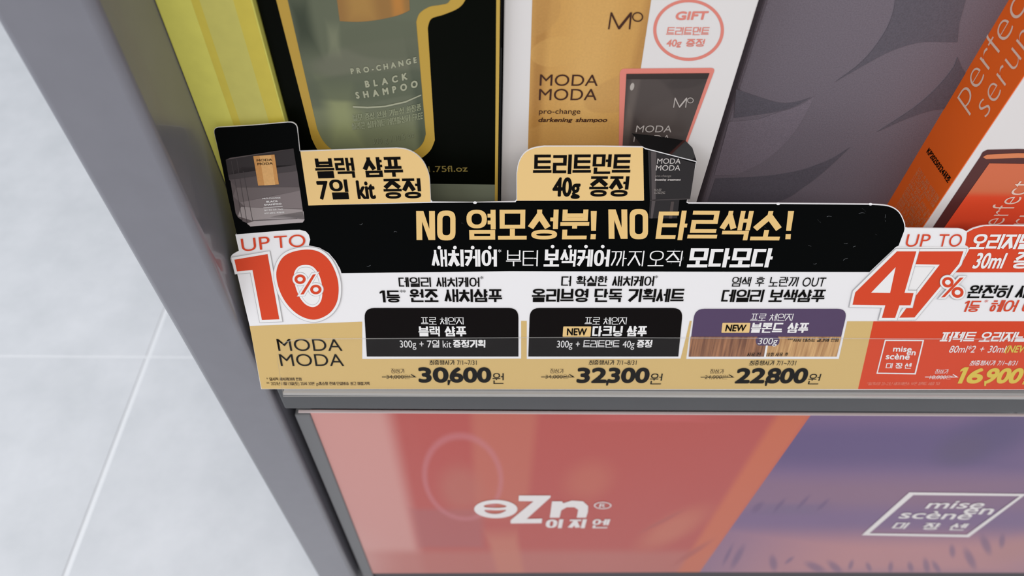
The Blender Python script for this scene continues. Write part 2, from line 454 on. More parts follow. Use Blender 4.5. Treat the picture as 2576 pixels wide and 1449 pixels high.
FLOOR = Surf((0, 0, 0), (1, 0, 0), (0, 1, 0))
gx = FLOOR.hit(265, 1180); gx2 = FLOOR.hit(372, 900)
fx, fy = FLOOR.hit(372, 898).x, FLOOR.hit(372, 898).y
TL = 1.2; G = .003
tile = floor_mat(); grout = mat('white_grout', (238, 238, 240), .7, .2)
mb = MB()
mb.box((-4, -3, -.05), (4, 5, -.0012), grout)
for i in range(-3, 4):
    for j in range(-3, 4):
        x0, y0 = fx+i*TL+G, fy+j*TL+.0012
        mb.box((max(-4, x0), max(-3, y0), -.012), (min(4, x0+TL-2*G), min(5, y0+TL-.0024), 0), tile, .0008, 1)
struct(mb.build('floor'))
mb = MB(); mb.box((-4, 5, 0), (4, 5.1, 3.0), mat('white_wall_paint', (222, 222, 222), .7, .2)); struct(mb.build('wall_back'))

# ------------------------------------------------------------------ display unit: side upright, shelf, back panel
YU = .2435
FRONT = lambda y: Surf((0, y, 0), (1, 0, 0), (0, 0, 1))
su = FRONT(YU)
XI = su.hit(452, 500).x+.0015
XO = su.hit(244, 500).x
steel = mat('grey_powder_coat', (118, 117, 125), .30, .5, coat=.35, grain=.03, gscale=60)
steel_d = mat('grey_lip_coat', (74, 75, 77), .35, .4, grain=.03, gscale=60)
dark = mat('dark_recess', (22, 24, 26), .6, .3)
up = thing('display_end_panel', 'grey coated steel end panel at the left of the shelf, standing on the tiled floor', 'panel', (XO/2+XI/2, YU, 0))
mb = MB(); mb.box((XO, YU, 0), (XI, .62, 1.25), steel, .0045, 5, True); o = mb.build('panel_body', up)
for p in o.data.polygons: p.use_smooth = abs(p.normal.z) < .5 and min(abs(p.normal.x), abs(p.normal.y)) > .02

YS = .238
ZLT = FRONT(YS).hit(1400, 1032).z                # underside of the lip
ZS = ZLT+.042
XR = .80
sh = thing('shelf', 'grey steel shelf with a front lip, carrying the shampoo cartons', 'shelf', (.1, .4, ZLT))
XSL = FRONT(YS).hit(704, 1000).x
mb = MB(); mb.box((XSL, YS+.0025, ZS-.0015), (XR, .60, ZS), steel_d); mb.build('shelf_board', sh)
mb = MB(); mb.box((XSL, YS, ZLT), (XR, YS+.0025, ZS), steel_d, .0011, 3); mb.box((XSL, YS+.0025, ZLT), (XR, YS+.018, ZLT+.0015), steel_d); mb.build('front_lip', sh)
bk = thing('back_panel', 'dark steel back panel behind the cartons', 'panel', (.1, .605, 0))
mb = MB(); mb.box((XI, .605, 0), (XR, .62, 1.2), dark); mb.build('panel_body', bk)

# ------------------------------------------------------------------ lower advertising drawer front
YP = .252
sp = FRONT(YP)
P = lambda x, y: sp.hit(x, y)
zt, zb = P(1400, 1037).z, P(1400, 1441).z
xf0, xf1 = P(742, 1040).x, P(782, 1040).x
dr = thing('drawer_front', 'wide printed drawer front below the shelf, red at the left and purple at the right', 'drawer', (.1, YP, zb))
frm = mat('grey_frame_coat', (112, 112, 114), .4, .35)
mb = MB(); mb.box((xf0, YP-.002, zb-.03), (xf1, YP+.03, zt-.003), frm, .0012, 3); mb.build('side_frame', dr)
mb = MB(); mb.box((xf1, YP+.0005, zb-.03), (XR, YP+.03, zb), mat('dark_frame', (70, 66, 70), .5, .3), .0008, 2); mb.build('bottom_frame', dr)
org = Vector((.1, YP, zb))
U = lambda x, y: (P(x, y).x-org.x, P(x, y).z-org.z)
def B(kind, x, y, rx, ry, ang, soft, rgb, amt):   # a soft colour shape given round the place it has on the poster
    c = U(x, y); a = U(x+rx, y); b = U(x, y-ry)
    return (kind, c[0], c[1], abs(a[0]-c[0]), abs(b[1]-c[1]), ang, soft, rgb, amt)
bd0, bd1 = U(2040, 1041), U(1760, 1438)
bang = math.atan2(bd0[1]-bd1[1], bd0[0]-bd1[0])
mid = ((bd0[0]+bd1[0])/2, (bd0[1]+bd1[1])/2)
redb = [B('box', 850, 1250, 200, 420, 0, .25, (210, 148, 140), .95), B('box', 1350, 1440, 600, 70, 0, .4, (188, 106, 96), .85),  # soft tones: paler at the left and bottom, redder rectangle between
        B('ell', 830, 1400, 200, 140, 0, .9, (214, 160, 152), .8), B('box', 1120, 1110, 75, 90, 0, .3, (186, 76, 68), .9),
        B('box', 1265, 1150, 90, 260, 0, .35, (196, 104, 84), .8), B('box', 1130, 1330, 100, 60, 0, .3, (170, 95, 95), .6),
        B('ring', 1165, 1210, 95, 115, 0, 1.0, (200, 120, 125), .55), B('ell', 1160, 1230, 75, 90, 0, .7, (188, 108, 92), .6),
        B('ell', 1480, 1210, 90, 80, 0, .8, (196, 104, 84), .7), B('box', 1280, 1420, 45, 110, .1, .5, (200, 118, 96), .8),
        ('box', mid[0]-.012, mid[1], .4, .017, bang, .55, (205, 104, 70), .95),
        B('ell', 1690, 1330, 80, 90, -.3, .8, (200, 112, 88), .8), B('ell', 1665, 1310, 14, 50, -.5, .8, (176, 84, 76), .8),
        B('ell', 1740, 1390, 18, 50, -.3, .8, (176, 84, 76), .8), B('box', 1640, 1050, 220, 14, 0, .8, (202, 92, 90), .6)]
redtone = art('red_poster_tones', (186, 78, 70), redb, rough=.28, spec=.4)
purb = [B('box', 2150, 1120, 800, 100, 0, .8, (92, 74, 122), .9), B('ell', 2500, 1090, 160, 130, 0, .8, (84, 70, 114), .8),  # soft tones: darker at the top, pinker towards the bottom
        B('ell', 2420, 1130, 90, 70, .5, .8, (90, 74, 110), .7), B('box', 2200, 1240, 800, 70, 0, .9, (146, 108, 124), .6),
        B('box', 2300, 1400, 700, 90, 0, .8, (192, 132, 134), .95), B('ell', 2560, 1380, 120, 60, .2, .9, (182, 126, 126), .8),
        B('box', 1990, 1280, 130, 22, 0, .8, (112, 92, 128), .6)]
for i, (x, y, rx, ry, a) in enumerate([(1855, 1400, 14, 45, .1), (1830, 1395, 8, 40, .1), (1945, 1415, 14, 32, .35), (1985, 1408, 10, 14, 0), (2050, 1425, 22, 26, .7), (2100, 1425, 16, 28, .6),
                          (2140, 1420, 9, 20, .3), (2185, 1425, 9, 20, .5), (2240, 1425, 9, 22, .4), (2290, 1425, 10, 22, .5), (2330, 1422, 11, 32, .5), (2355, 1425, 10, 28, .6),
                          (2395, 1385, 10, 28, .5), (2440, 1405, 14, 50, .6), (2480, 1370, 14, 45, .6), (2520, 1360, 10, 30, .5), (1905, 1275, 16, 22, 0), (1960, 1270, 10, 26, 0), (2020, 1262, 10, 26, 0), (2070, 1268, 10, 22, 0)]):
    purb.append(B('ell', x, y, rx, ry, a, .75, (100, 74, 116), .62))  # darker purple streaks, mostly along the bottom
purtone = art('purple_poster_tones', (122, 94, 134), purb, rough=.28, spec=.4)
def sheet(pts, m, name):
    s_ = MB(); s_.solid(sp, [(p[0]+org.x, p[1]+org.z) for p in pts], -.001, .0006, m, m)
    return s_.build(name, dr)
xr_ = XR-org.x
sheet([(xf1-org.x, 0.0), bd1, bd0, (xf1-org.x, zt-org.z)], redtone, 'red_poster')
sheet([bd1, (xr_, 0.0), (xr_, zt-org.z), bd0], purtone, 'purple_poster')
mb = MB(); mb.box((P(752, 1036).x, YP-.0012, zt-.0006), (XR, YP+.0005, zt+.0004), mat('clear_sheet_edge', (214, 196, 194), .3, .4)); mb.build('clear_sheet_edge', dr)
# white brand lettering on the red poster
mb = MB()
LW = mat('white_print', (236, 230, 228), .4, .3)
mb.px(sp, zp(*ell(925, 895, 175, 74, 48)), LW, 8, [zp(*cr([(838, 862), (930, 850), (1005, 866), (1000, 880), (930, 886), (840, 880)], 4, True)), zp(*cr([(838, 902), (930, 905), (1010, 903), (960, 930), (900, 934), (850, 922)], 4, True))])
mb.px(sp, zp((1110, 830), (1112, 785), (1368, 785), (1368, 800), (1175, 975), (1300, 972), (1296, 1010), (1045, 1012), (1045, 985), (1230, 832)), LW, 8)
mb.px(sp, zp((1380, 832), (1460, 832), (1470, 848), (1540, 826), (1630, 832), (1672, 870), (1670, 920), (1655, 965), (1580, 965), (1592, 900), (1560, 880), (1500, 880), (1455, 905), (1440, 965), (1362, 965)), LW, 8)
txt(mb, sp, '이지엔', *[v for v in (zp((1330, 0))[0][0], zp((1840, 0))[0][0])], zp((0, 978))[0][1], zp((0, 1050))[0][1], LW, .2, 8, gap=.35)
rg = zp((1790, 866))[0]; rr = zp((1790+70, 866+30))[0]
mb.px(sp, ell(rg[0], rg[1], 22, 9, 24), LW, 8, [ell(rg[0], rg[1], 19, 7, 24)])
txt(mb, sp, 'R', rg[0]-8, rg[0]+8, rg[1]-5, rg[1]+5, LW, .12, 8)
mb.build('brand_lettering', dr)
def mise_logo(mb, sf, frame_o, frame_i, words, m, lay=8):
    mb.px(sf, frame_o, m, lay, [frame_i])
    for s, a, b, c, t in words: txt3(mb, sf, s, a, b, c, m, t, lay, lat=.7, lw=.9)
mb = MB()
q = zq
mise_logo(mb, sp, q((1725, 752), (2590, 764), (2165, 1085), (1372, 1070)), q((1755, 772), (2540, 780), (2150, 1066), (1430, 1056)),
          [('mise', q((1838, 872))[0], q((2255, 872))[0], q((1895, 808))[0], .16), ('en', q((2112, 912))[0], q((2325, 918))[0], q((2170, 842))[0], .16),
           ('scène', q((1640, 945))[0], q((2165, 955))[0], q((1690, 880))[0], .16), ('미', q((1590, 1020))[0], q((1690, 1022))[0], q((1632, 975))[0], .16),
           ('쟝', q((1812, 1028))[0], q((1925, 1030))[0], q((1850, 978))[0], .15), ('센', q((2008, 1032))[0], q((2125, 1034))[0], q((2050, 982))[0], .15)], LW)
mb.build('brand_logo', dr)

# ------------------------------------------------------------------ cartons on the shelf
def carton(name, label, sf, y, xl, xr, zh, m_front, m_side, depth=.07):
    t = thing(name, label, 'box', ((xl+xr)/2, y, ZS))
    b = MB(); b.box((xl, y, ZS), (xr, y+depth, ZS+zh), m_side, .0006, 2); o = b.build('carton', t)
    return t
# lime carton at the far left
YL = .2868
sl = FRONT(YL)
limeart = mat('lime_card', (218, 212, 102), .45, .3, grain=.03, gscale=140)
lime2 = mat('lime_stripe_olive', (202, 194, 102), .45, .3, grain=.03, gscale=140)
lime3 = mat('lime_stripe_yellow', (208, 190, 76), .45, .3, grain=.03, gscale=140)
xl, xr = max(sl.hit(478, 260).x, XI+.0002), sl.hit(702, 250).x
t = thing('shampoo_carton', 'lime green shampoo carton with faint yellow stripes, tight against the grey end panel', 'box', ((xl+xr)/2, YL, ZS), 'cartons standing on the shelf')
b = MB(); b.box((xl, YL, ZS), (xr, YL+.07, ZS+.235), limeart, .0006, 2); b.build('carton', t)
b = MB()
def vstripe(mb, sf, xa, xb, yref, m, z0, z1, lay):
    a, c = sf.hit(xa, yref).x, sf.hit(xb, yref).x
    mb.poly(sf, [(a, z0), (c, z0), (c, z1), (a, z1)], m, lay)
vstripe(b, sl, 585, 660, 250, lime2, ZS+.001, ZS+.234, 1); vstripe(b, sl, 566, 585, 250, lime3, ZS+.001, ZS+.234, 1)
vstripe(b, sl, 660, 699, 250, lime3, ZS+.001, ZS+.234, 1)
b.build('printed_stripes', t)

# black carton with the bottle picture
YB = .2906
sb = FRONT(YB)
ink = mat('black_green_card', (4, 6, 2), .5, .05)
xl, xr = xr+.0004, sb.hit(1258, 250).x
t = thing('shampoo_carton', 'black carton printed with an olive shampoo bottle inside a thick gold outline', 'box', ((xl+xr)/2, YB, ZS), 'cartons standing on the shelf')
tb = t
b = MB(); b.box((xl, YB, ZS), (xr, YB+.075, ZS+.235), ink, .0006, 2); b.build('carton', t)
b = MB()
gre = mat('grey_green_band', (122, 126, 106), .3, .4); gl = mat('gold_edge_ink', (196, 160, 70), .4, .3)
zb0 = sb.hit(1160, 463).z
b.poly(sb, [(xl+.0007, ZS+.001), (xr-.002, ZS+.001), (xr-.002, zb0), (xl+.0007, zb0)], gre, 1)
b.poly(sb, [(xr-.0022, ZS+.001), (xr-.0006, ZS+.001), (xr-.0006, ZS+.234), (xr-.0022, ZS+.234)], gl, 2)
b.build('base_band', t)
go = mat('gold_outline_ink', (190, 153, 60), .4, .35)
outer = [(640, -160), (695, 0), (784, 348)] + cr([(784, 348), (800, 378), (826, 400), (860, 408), (1000, 408), (1050, 402), (1081, 380), (1094, 352)], 5)[1:] + [(1076, 70)] + cr([(1076, 70), (1085, 47), (1117, 36), (1153, 20), (1172, -4), (1190, -60)], 5)[1:] + [(1190, -160)]
inner = [(672, -160), (724, 0), (798, 323)] + cr([(798, 323), (812, 352), (834, 374), (862, 382), (1000, 384), (1042, 378), (1063, 360), (1071, 337)], 5)[1:] + [(1047, 54)] + cr([(1047, 54), (1056, 32), (1081, 16), (1110, 11), (1132, 0), (1150, -60)], 5)[1:] + [(1150, -160)]
b = MB(); b.px(sb, outer, go, 1); o = b.build('gold_outline', t)
org = Vector(t.location)
BU = lambda x, y: (sb.hit(x, y).x-org.x, sb.hit(x, y).z-org.z)
def BB(sfun, kind, x, y, rx, ry, ang, soft, rgb, amt):
    c = sfun(x, y); a = sfun(x+rx, y); d = sfun(x, y-ry)
    return (kind, c[0], c[1], abs(a[0]-c[0]), abs(d[1]-c[1]), ang, soft, rgb, amt)
bot = [BB(BU, 'box', 930, 330, 300, 70, .02, .35, (126, 130, 98), .7), BB(BU, 'box', 860, 290, 55, 120, .0, .9, (150, 154, 108), .8), BB(BU, 'ell', 960, 20, 130, 110, 0, .6, (100, 106, 86), .6),
       BB(BU, 'ell', 1010, 150, 260, 60, .12, .25, (112, 112, 94), .7), BB(BU, 'ell', 960, 215, 260, 45, .1, .3, (90, 96, 76), .7), BB(BU, 'ell', 990, 100, 150, 60, .05, .25, (96, 100, 80), .75), BB(BU, 'ell', 1020, 268, 120, 30, .2, .2, (104, 108, 88), .5),
       BB(BU, 'box', 1062, 300, 28, 250, 0, .9, (70, 78, 62), .8), BB(BU, 'box', 762, 60, 40, 120, 0, .9, (52, 60, 44), .9), BB(BU, 'box', 840, 100, 22, 60, -.1, .9, (138, 140, 112), .5)]
b = MB(); b.px(sb, inner, art('bottle_picture_print', (98, 103, 82), bot, rough=.35, spec=.3), 2); o = b.build('bottle_picture', t)
b = MB()
bl = art('brass_label_print', (150, 108, 52), [BB(BU, 'box', 905, 0, 55, 90, 0, .8, (170, 128, 62), .9), BB(BU, 'box', 1000, 0, 25, 90, 0, .9, (186, 124, 50), .9)], rough=.3, spec=.4)
b.px(sb, [(840, -120), (848, 0), (855, 52)]+cr([(855, 52), (900, 54), (950, 49), (1000, 38), (1031, 25)], 5)[1:]+[(1030, 0), (1026, -120)], bl, 3); b.build('label_patch', o)
b = MB(); pt = mat('pale_bottle_ink', (168, 168, 142), .4, .3); ptd = mat('dim_bottle_ink', (142, 146, 116), .4, .3)
txt3(b, sb, 'P R O - C H A N G E', (884, 185), (1049, 156), (881, 170), pt, .19, 4, arc=.9, lw=1.0)
txt3(b, sb, 'B L A C K', (920, 219), (1026, 198), (917, 201), pt, .2, 4, arc=.5)
txt3(b, sb, 'S H A M P O O', (897, 247), (1052, 217), (893, 229), pt, .2, 4, arc=.9)
b.px(sb, [(888, 265), (925, 267), (970, 264), (1020, 253), (1060, 236), (1060, 239), (1020, 257), (970, 268), (925, 271), (888, 269)], pt, 4)
txt3(b, sb, '탈모 증상 완화 기능성 화장품', (889, 303), (1060, 275), (887, 287), ptd, .12, 4, arc=.7)
txt3(b, sb, '실리콘 설페이트 계면활성제 FREE', (886, 325), (1064, 297), (884, 308), ptd, .12, 4, arc=.7)
txt3(b, sb, '300 g / 10.5 oz', (938, 362), (1042, 343), (936, 347), mat('faint_bottle_ink', (128, 132, 104), .4, .3), .1, 4, arc=.5)
b.build('bottle_lettering', o)
b = MB(); txt(b, sb, '11.75fl.oz', 1062, 1176, 416, 432, mat('dull_gold_ink', (138, 120, 62), .4, .3), .13, 1, rise=2); b.build('volume_lettering', t)

# white carton
YW = .2955
sw = FRONT(YW)
xl, xr = sw.hit(1264, 250).x, sw.hit(1831, 255).x
t = thing('shampoo_carton', 'white carton printed with a golden shampoo tube and a coral gift badge', 'box', ((xl+xr)/2, YW, ZS), 'cartons standing on the shelf')
b = MB(); b.box((xl, YW, ZS), (xr, YW+.075, ZS+.235), mat('white_carton_card', (226, 221, 219), .45, .3), .0006, 2); b.build('carton', t)
org = Vector(t.location)
WU = lambda x, y: (sw.hit(x, y).x-org.x, sw.hit(x, y).z-org.z)
tub = [BB(WU, 'box', 1350, 250, 28, 700, 0, .95, (168, 118, 58), .85), BB(WU, 'box', 1470, 250, 90, 700, 0, .95, (220, 174, 104), .55), BB(WU, 'ell', 1330, 40, 90, 60, .5, .12, (190, 142, 78), .55), BB(WU, 'ell', 1400, 130, 70, 40, .2, .1, (212, 164, 92), .4),
       BB(WU, 'ell', 1580, 230, 120, 50, .4, .1, (192, 144, 82), .5), BB(WU, 'ell', 1420, 350, 150, 50, .2, .1, (194, 146, 82), .4), BB(WU, 'box', 1620, 100, 30, 300, -.05, .9, (176, 126, 66), .7)]
b = MB(); b.px(sw, [(1342, -120), (1339, 0), (1330, 300), (1326, 480), (1560, 480), (1588, 300), (1612, 170), (1638, 0), (1655, -120)], art('gold_tube_print', (204, 154, 84), tub, rough=.4, spec=.3, grain=.04), 1)
tube = b.build('tube_picture', t)
b = MB(); br = mat('dark_brown_ink', (66, 36, 26), .5, .2)
b_ = z6
def mp_logo(mb, sf, f, m, lay):
    st = f((645, 188), (662, 78), (672, 78), (715, 170), (790, 78), (802, 78), (790, 188), (780, 188), (788, 105), (722, 188), (712, 188), (668, 100), (655, 188))
    mb.px(sf, st, m, lay)
    c = f((838, 108))[0]; e = f((838+36, 108+32))[0]
    mb.px(sf, ell(c[0], c[1], e[0]-c[0], e[1]-c[1], 32), m, lay, [ell(c[0], c[1], (e[0]-c[0])*.78, (e[1]-c[1])*.76, 32)])
mp_logo(b, sw, z6, br, 3); b.build('tube_monogram', tube); b = MB()
txt(b, sw, 'MODA', 1358, 1505, 185, 215, br, .075, 3, rise=-1); txt(b, sw, 'MODA', 1356, 1502, 221, 251, br, .075, 3)
txt(b, sw, 'pro-change', 1356, 1460, 272, 285, br, .11, 3); txt(b, sw, 'darkening shampoo', 1355, 1528, 294, 306, br, .16, 3, shear=.2)
b.build('tube_lettering', tube)
b = MB(); coral = mat('coral_ink', (224, 132, 118), .45, .25)
c = z6((1170, 195))[0]
b.px(sw, ell(c[0], c[1], 89, 77.5, 64), coral, 1, [ell(c[0], c[1], 81, 70, 64)])
txt(b, sw, 'GIFT', 1700, 1781, 27, 50, coral, .2, 1, rise=1, shear=.05); txt(b, sw, '트리트먼트', 1677, 1784, 68, 88, coral, .13, 1); txt(b, sw, '40g 증정', 1677, 1772, 98, 117, coral, .15, 1)
b.build('gift_badge', t)
b = MB()
b.px(sw, fillet(z6((722, 445), (1345, 440), (1120, 1040), (715, 1040)), [14, 12, 8, 0]), coral, 2)
o = b.build('treatment_tube_picture', t)
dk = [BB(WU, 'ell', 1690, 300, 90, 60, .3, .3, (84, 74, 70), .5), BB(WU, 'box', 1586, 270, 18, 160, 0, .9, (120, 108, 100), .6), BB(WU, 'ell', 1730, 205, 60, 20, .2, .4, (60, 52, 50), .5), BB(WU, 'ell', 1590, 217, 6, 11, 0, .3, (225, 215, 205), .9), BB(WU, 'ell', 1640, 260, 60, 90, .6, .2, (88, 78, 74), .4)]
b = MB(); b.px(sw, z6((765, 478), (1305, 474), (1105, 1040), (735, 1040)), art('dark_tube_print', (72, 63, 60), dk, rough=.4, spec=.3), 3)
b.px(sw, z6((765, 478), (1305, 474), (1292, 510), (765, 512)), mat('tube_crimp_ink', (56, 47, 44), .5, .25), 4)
gr = mat('pale_grey_ink', (186, 176, 170), .45, .25)
mp_logo(b, sw, lambda *p: [(1693+(x-645)*.224, 244+(y-78)*.224) for x, y in p], gr, 5)
txt(b, sw, 'MODA', 1600, 1690, 313, 331, gr, .08, 5); txt(b, sw, 'MODA', 1594, 1686, 337, 355, gr, .08, 5)
b.build('tube_body', o)

# purple-grey carton
YV = .318
sv = FRONT(YV)
xl = sv.hit(1846, 255).x; xr = sv.hit(2332, 372).x
vio = mat('violet_grey_card', (113, 104, 113), .5, .3, grain=.14, gscale=1500, bump=.35)
t = thing('shampoo_carton', 'violet grey textured carton with darker leaf shapes, right of the white carton', 'box', ((xl+xr)/2, YV, ZS), 'cartons standing on the shelf')
b = MB(); b.box((xl, YV, ZS), (xr, YV+.075, ZS+.26), vio, .0025, 3); b.build('carton', t)
b = MB(); vd = mat('leaf_print_dark', (92, 87, 96), .5, .3, grain=.14, gscale=1500, bump=.35)
vl = mat('leaf_print_light', (120, 110, 120), .5, .3, grain=.14, gscale=1500, bump=.35)
b.px(sv, cr(z8((630, -30), (620, 60), (575, 180), (480, 320), (380, 420), (240, 520)), 6)+cr(z8((240, 520), (430, 410), (600, 320), (780, 265), (960, 262), (1020, 262)), 6)[1:]+z8((1030, 150), (1080, -30)), vd, 2)
b.px(sv, cr(z8((1020, 355), (990, 430), (880, 560), (740, 680), (510, 830)), 6)+cr(z8((510, 830), (700, 745), (850, 695), (960, 680)), 6)[1:]+cr(z8((960, 680), (1020, 560), (1090, 480)), 3)[1:]+cr(z8((1090, 480), (1050, 430), (1020, 355)), 3)[1:-1], vd, 2)
b.px(sv, cr(z8((350, 920), (240, 990), (120, 1040), (0, 1075), (-200, 1105), (-500, 1120)), 5)+cr(z8((-580, 1360), (-120, 1270), (60, 1170), (200, 1060), (350, 920)), 5)[:-1], vd, 2)
b.px(sv, cr(z8((100, 610), (0, 665), (-120, 700), (-385, 740)), 5)+cr(z8((-370, 560), (-120, 640), (0, 640), (100, 610)), 5)[:-1], vd, 2)
b.px(sv, [(1834, 306)]+cr([(1905, 300), (1950, 285), (2010, 265), (2050, 240)], 5)+cr([(2050, 240), (2000, 330), (1930, 400), (1850, 440)], 5)[1:]+[(1797, 440)], vl, 1.6)
b.build('leaf_print', t)

# orange carton with a serum bottle picture
YO = .281
so = FRONT(YO)
xl = so.hit(2448, 388).x
XS_ = xl
ss = Surf((XS_, 0, 0), (0, -1, 0), (0, 0, 1))
oran = mat('orange_card', (238, 98, 22), .4, .35)
wcard = mat('white_gloss_card', (228, 222, 220), .35, .35)
t = thing('serum_carton', 'white serum carton with an orange side, picturing a red glass bottle', 'box', (xl+.05, YO, ZS), 'cartons standing on the shelf')
b = MB(); b.box((xl, YO, ZS), (xl+.11, YO+.075, ZS+.25), wcard, .0006, 2); o = b.build('carton', t)
b = MB(); b.box((xl-.0005, YO+.0006, ZS), (xl+.0006, YO+.075, ZS+.25), oran); sd = b.build('orange_side', t)
b = MB(); og = mat('pale_orange_print', (232, 196, 176), .45, .3)
ss.o.x -= .0005
txt3(b, ss, 'perfect', (2430, 276), (2612, -28), (2395, 226), og, .035, 2, lw=1)
txt3(b, ss, 'serum', (2482, 298), (2620, 68), (2447, 248), og, .035, 2, lw=1)
txt3(b, ss, 'KP20250324제조', (2331, 383), (2385, 461), (2339, 370), INK, .17, 2, lw=.7, hw=.7)
so_l = mat('faint_orange_print', (222, 140, 92), .5, .2)
lines = ['드라이 후 젖은 상태의 모발', '물기의 내용물을 골고루 바른', '다 드라이 후 마무리로 모발', '다시 빗습니다', '사용시 주의사항 사용시 또는', '상처 부위에 사용하지 말 것', '어린이 손이 닿지 않는 곳에', '직사광선을 피해서 보관할 것', '화장품 사용 부작용이 있는', '전문의 등과 상담할 것', '습기가 없는 곳에 보관', '고객 상담실 문의']
for i, s in enumerate(lines):
    k = (11.0*i); L_ = [92, 92, 92, 55, 95, 96, 92, 90, 92, 80, 75, 60][i]
    x0, y0 = 2309-.52*k, 428+.855*k
    txt3(b, ss, s, (x0, y0), (x0+L_*.555, y0+L_*.832), (x0+4.6, y0-7.6), so_l, .11, 2)
b.build('side_lettering', sd)
b = MB(); mar = mat('maroon_print', (84, 40, 38), .4, .3)
org = Vector(t.location)
OU = lambda x, y: (so.hit(x, y).x-org.x, so.hit(x, y).z-org.z)
b.px(so, [(2300, 640), (2340, 581), (2466, 393)]+cr([(2466, 393), (2472, 382), (2484, 376)], 4)[1:]+[(2560, 374), (2760, 378), (2760, 640)], mar, 2)
bodyart = art('serum_picture_print', (228, 76, 42), [BB(OU, 'box', 2520, 440, 300, 62, 0, .35, (214, 112, 72), .9), BB(OU, 'ell', 2400, 590, 50, 40, .4, .8, (190, 50, 30), .5)], rough=.35, spec=.3)
b.px(so, [(2330, 640), (2365, 585), (2488, 410), (2760, 413), (2760, 640)], bodyart, 3)
b.px(so, [(2472, 394), (2482, 388), (2560, 384), (2760, 388), (2760, 398), (2560, 396), (2480, 399)], mat('amber_print', (222, 130, 84), .4, .3), 3)
o = b.build('serum_bottle_picture', t)
b = MB(); bw = mat('blush_print', (238, 208, 192), .4, .3)
txt3(b, so, 'perfect', (2500, 586), (2604, 453), (2440, 586), bw, .05, 5, lw=1)
txt3(b, so, 'serum', (2548, 610), (2650, 480), (2488, 610), bw, .05, 5, lw=1)
b.build('bottle_lettering', o)

# ------------------------------------------------------------------ the die-cut shelf sign
YG = .230
TILT = math.radians(19)
sg0 = FRONT(YG)
zg = sg0.hit(1400, 980).z
sg = Surf((0, YG, zg), (1, 0, 0), (0, math.sin(TILT), math.cos(TILT)))
TH = .0008
sgn = thing('shelf_sign', 'die-cut card sign in black, white, gold and red with prices, leaning in the clear rail', 'sign', (0, YG, zg))
top_edge = z1((385, 1240), (300, 880), (240, 570), (160, 240)) + cr(z1((160, 240), (155, 205), (163, 175), (195, 160)), 4)[1:] + z1((560, 138), (900, 108)) + cr(z1((900, 108), (945, 110), (985, 135), (1000, 170)), 4)[1:] + \
    z1((1024, 402), (1500, 385), (2000, 370)) + cr(z1((2000, 370), (2100, 382), (2200, 430), (2280, 515), (2330, 630), (2342, 720)), 4)[1:] + [(1084, 503), (1088, 508), (1195, 509), (1295, 507)] + \
    z6((50, 1300), (50, 1130)) + cr(z6((50, 1130), (62, 1060), (95, 1000), (150, 965), (230, 950)), 4)[1:] + z6((600, 950), (873, 955), (890, 965), (1222, 1050), (1195, 1180), (1160, 1312)) + [(1732, 510), (1960, 511), (2188, 513)] + \
    cr([(2188, 513), (2235, 517), (2262, 532), (2276, 560), (2277, 572)], 4)[1:] + z5((740, 106), (1140, 110)) + cr(z5((1140, 110), (1175, 118), (1205, 135)), 3)[1:] + cr(z5((1205, 135), (1255, 108), (1340, 86), (1420, 84)), 4)[1:] + [(2720, 567)]
low_edge = [(2720, 981), (1400, 980), (657, 979), (628, 820), (612, 754), (597, 690), (590, 688)] + cr([(590, 688), (585, 668), (580, 651), (583, 642), (590, 637)], 3)[1:] + [(601, 631), (592, 590)]
outline = top_edge+low_edge
# base card
b = MB(); b.solid(sg, sg.uvs(outline), -TH, 0.0, WHITE, WHITE, WHITE)
# black field follows the upper outline
blk = z1((385, 1240), (300, 880), (240, 570), (163, 240)) + cr(z1((163, 240), (158, 207), (166, 177), (197, 163)), 4)[1:] + z1((560, 141), (900, 112)) + cr(z1((900, 112), (943, 114), (982, 138), (996, 172)), 4)[1:] + z1((1021, 402)) + [(757, 381), (776, 516.5), (1084, 510), (1297, 508.5)] + [(1299, 505), (1618, 505)] + z6((873, 960), (888, 970), (1218, 1054), (1191, 1180), (1156, 1318)) + [(1732, 512), (1960, 513), (2188, 515)] + cr([(2188, 515), (2234, 519), (2260, 534), (2273, 560), (2275, 576)], 4)[1:] + \
    z5((705, 132), (662, 245)) + [(2253, 621), (2187, 684)] + [(1700, 683), (1280, 682), (859, 687)] + z3((975, 385), (935, 315), (880, 250), (800, 205), (715, 188), (726, 140), (715, 100), (690, 72), (640, 58), (560, 60), (105, 97))
b.px(sg, blk, BLACK, 1)
b.px(sg, [(628, 820), (911, 809)] + [(911, 903), (1311, 902), (1311, 807), (1325, 807), (1325, 903), (1712, 902), (1725, 850), (1735, 807), (1740, 807), (1733, 850), (1726, 903), (2110, 903), (2131, 808), (2197, 808), (2158, 979), (1400, 979), (658, 978)], GOLD, 1)
b.px(sg, [(2197, 808), (2720, 808), (2720, 980), (2158, 979)], RED, 1)
b.px(sg, z5((1205, 140), (1258, 112), (1340, 90), (1420, 88))+[(2720, 571), (2720, 685)]+z5((1110, 457), (1165, 375), (1222, 270), (1215, 255), (1190, 240), (1200, 190)), RED, 1)
for x, y in ((1195, 509), (1957, 512), (2189, 513)): b.px(sg, ell(x, y, 5, 3.2, 10), WHITE, 3)
DUST = mat('lint_grey', (92, 94, 96), .8, .1)
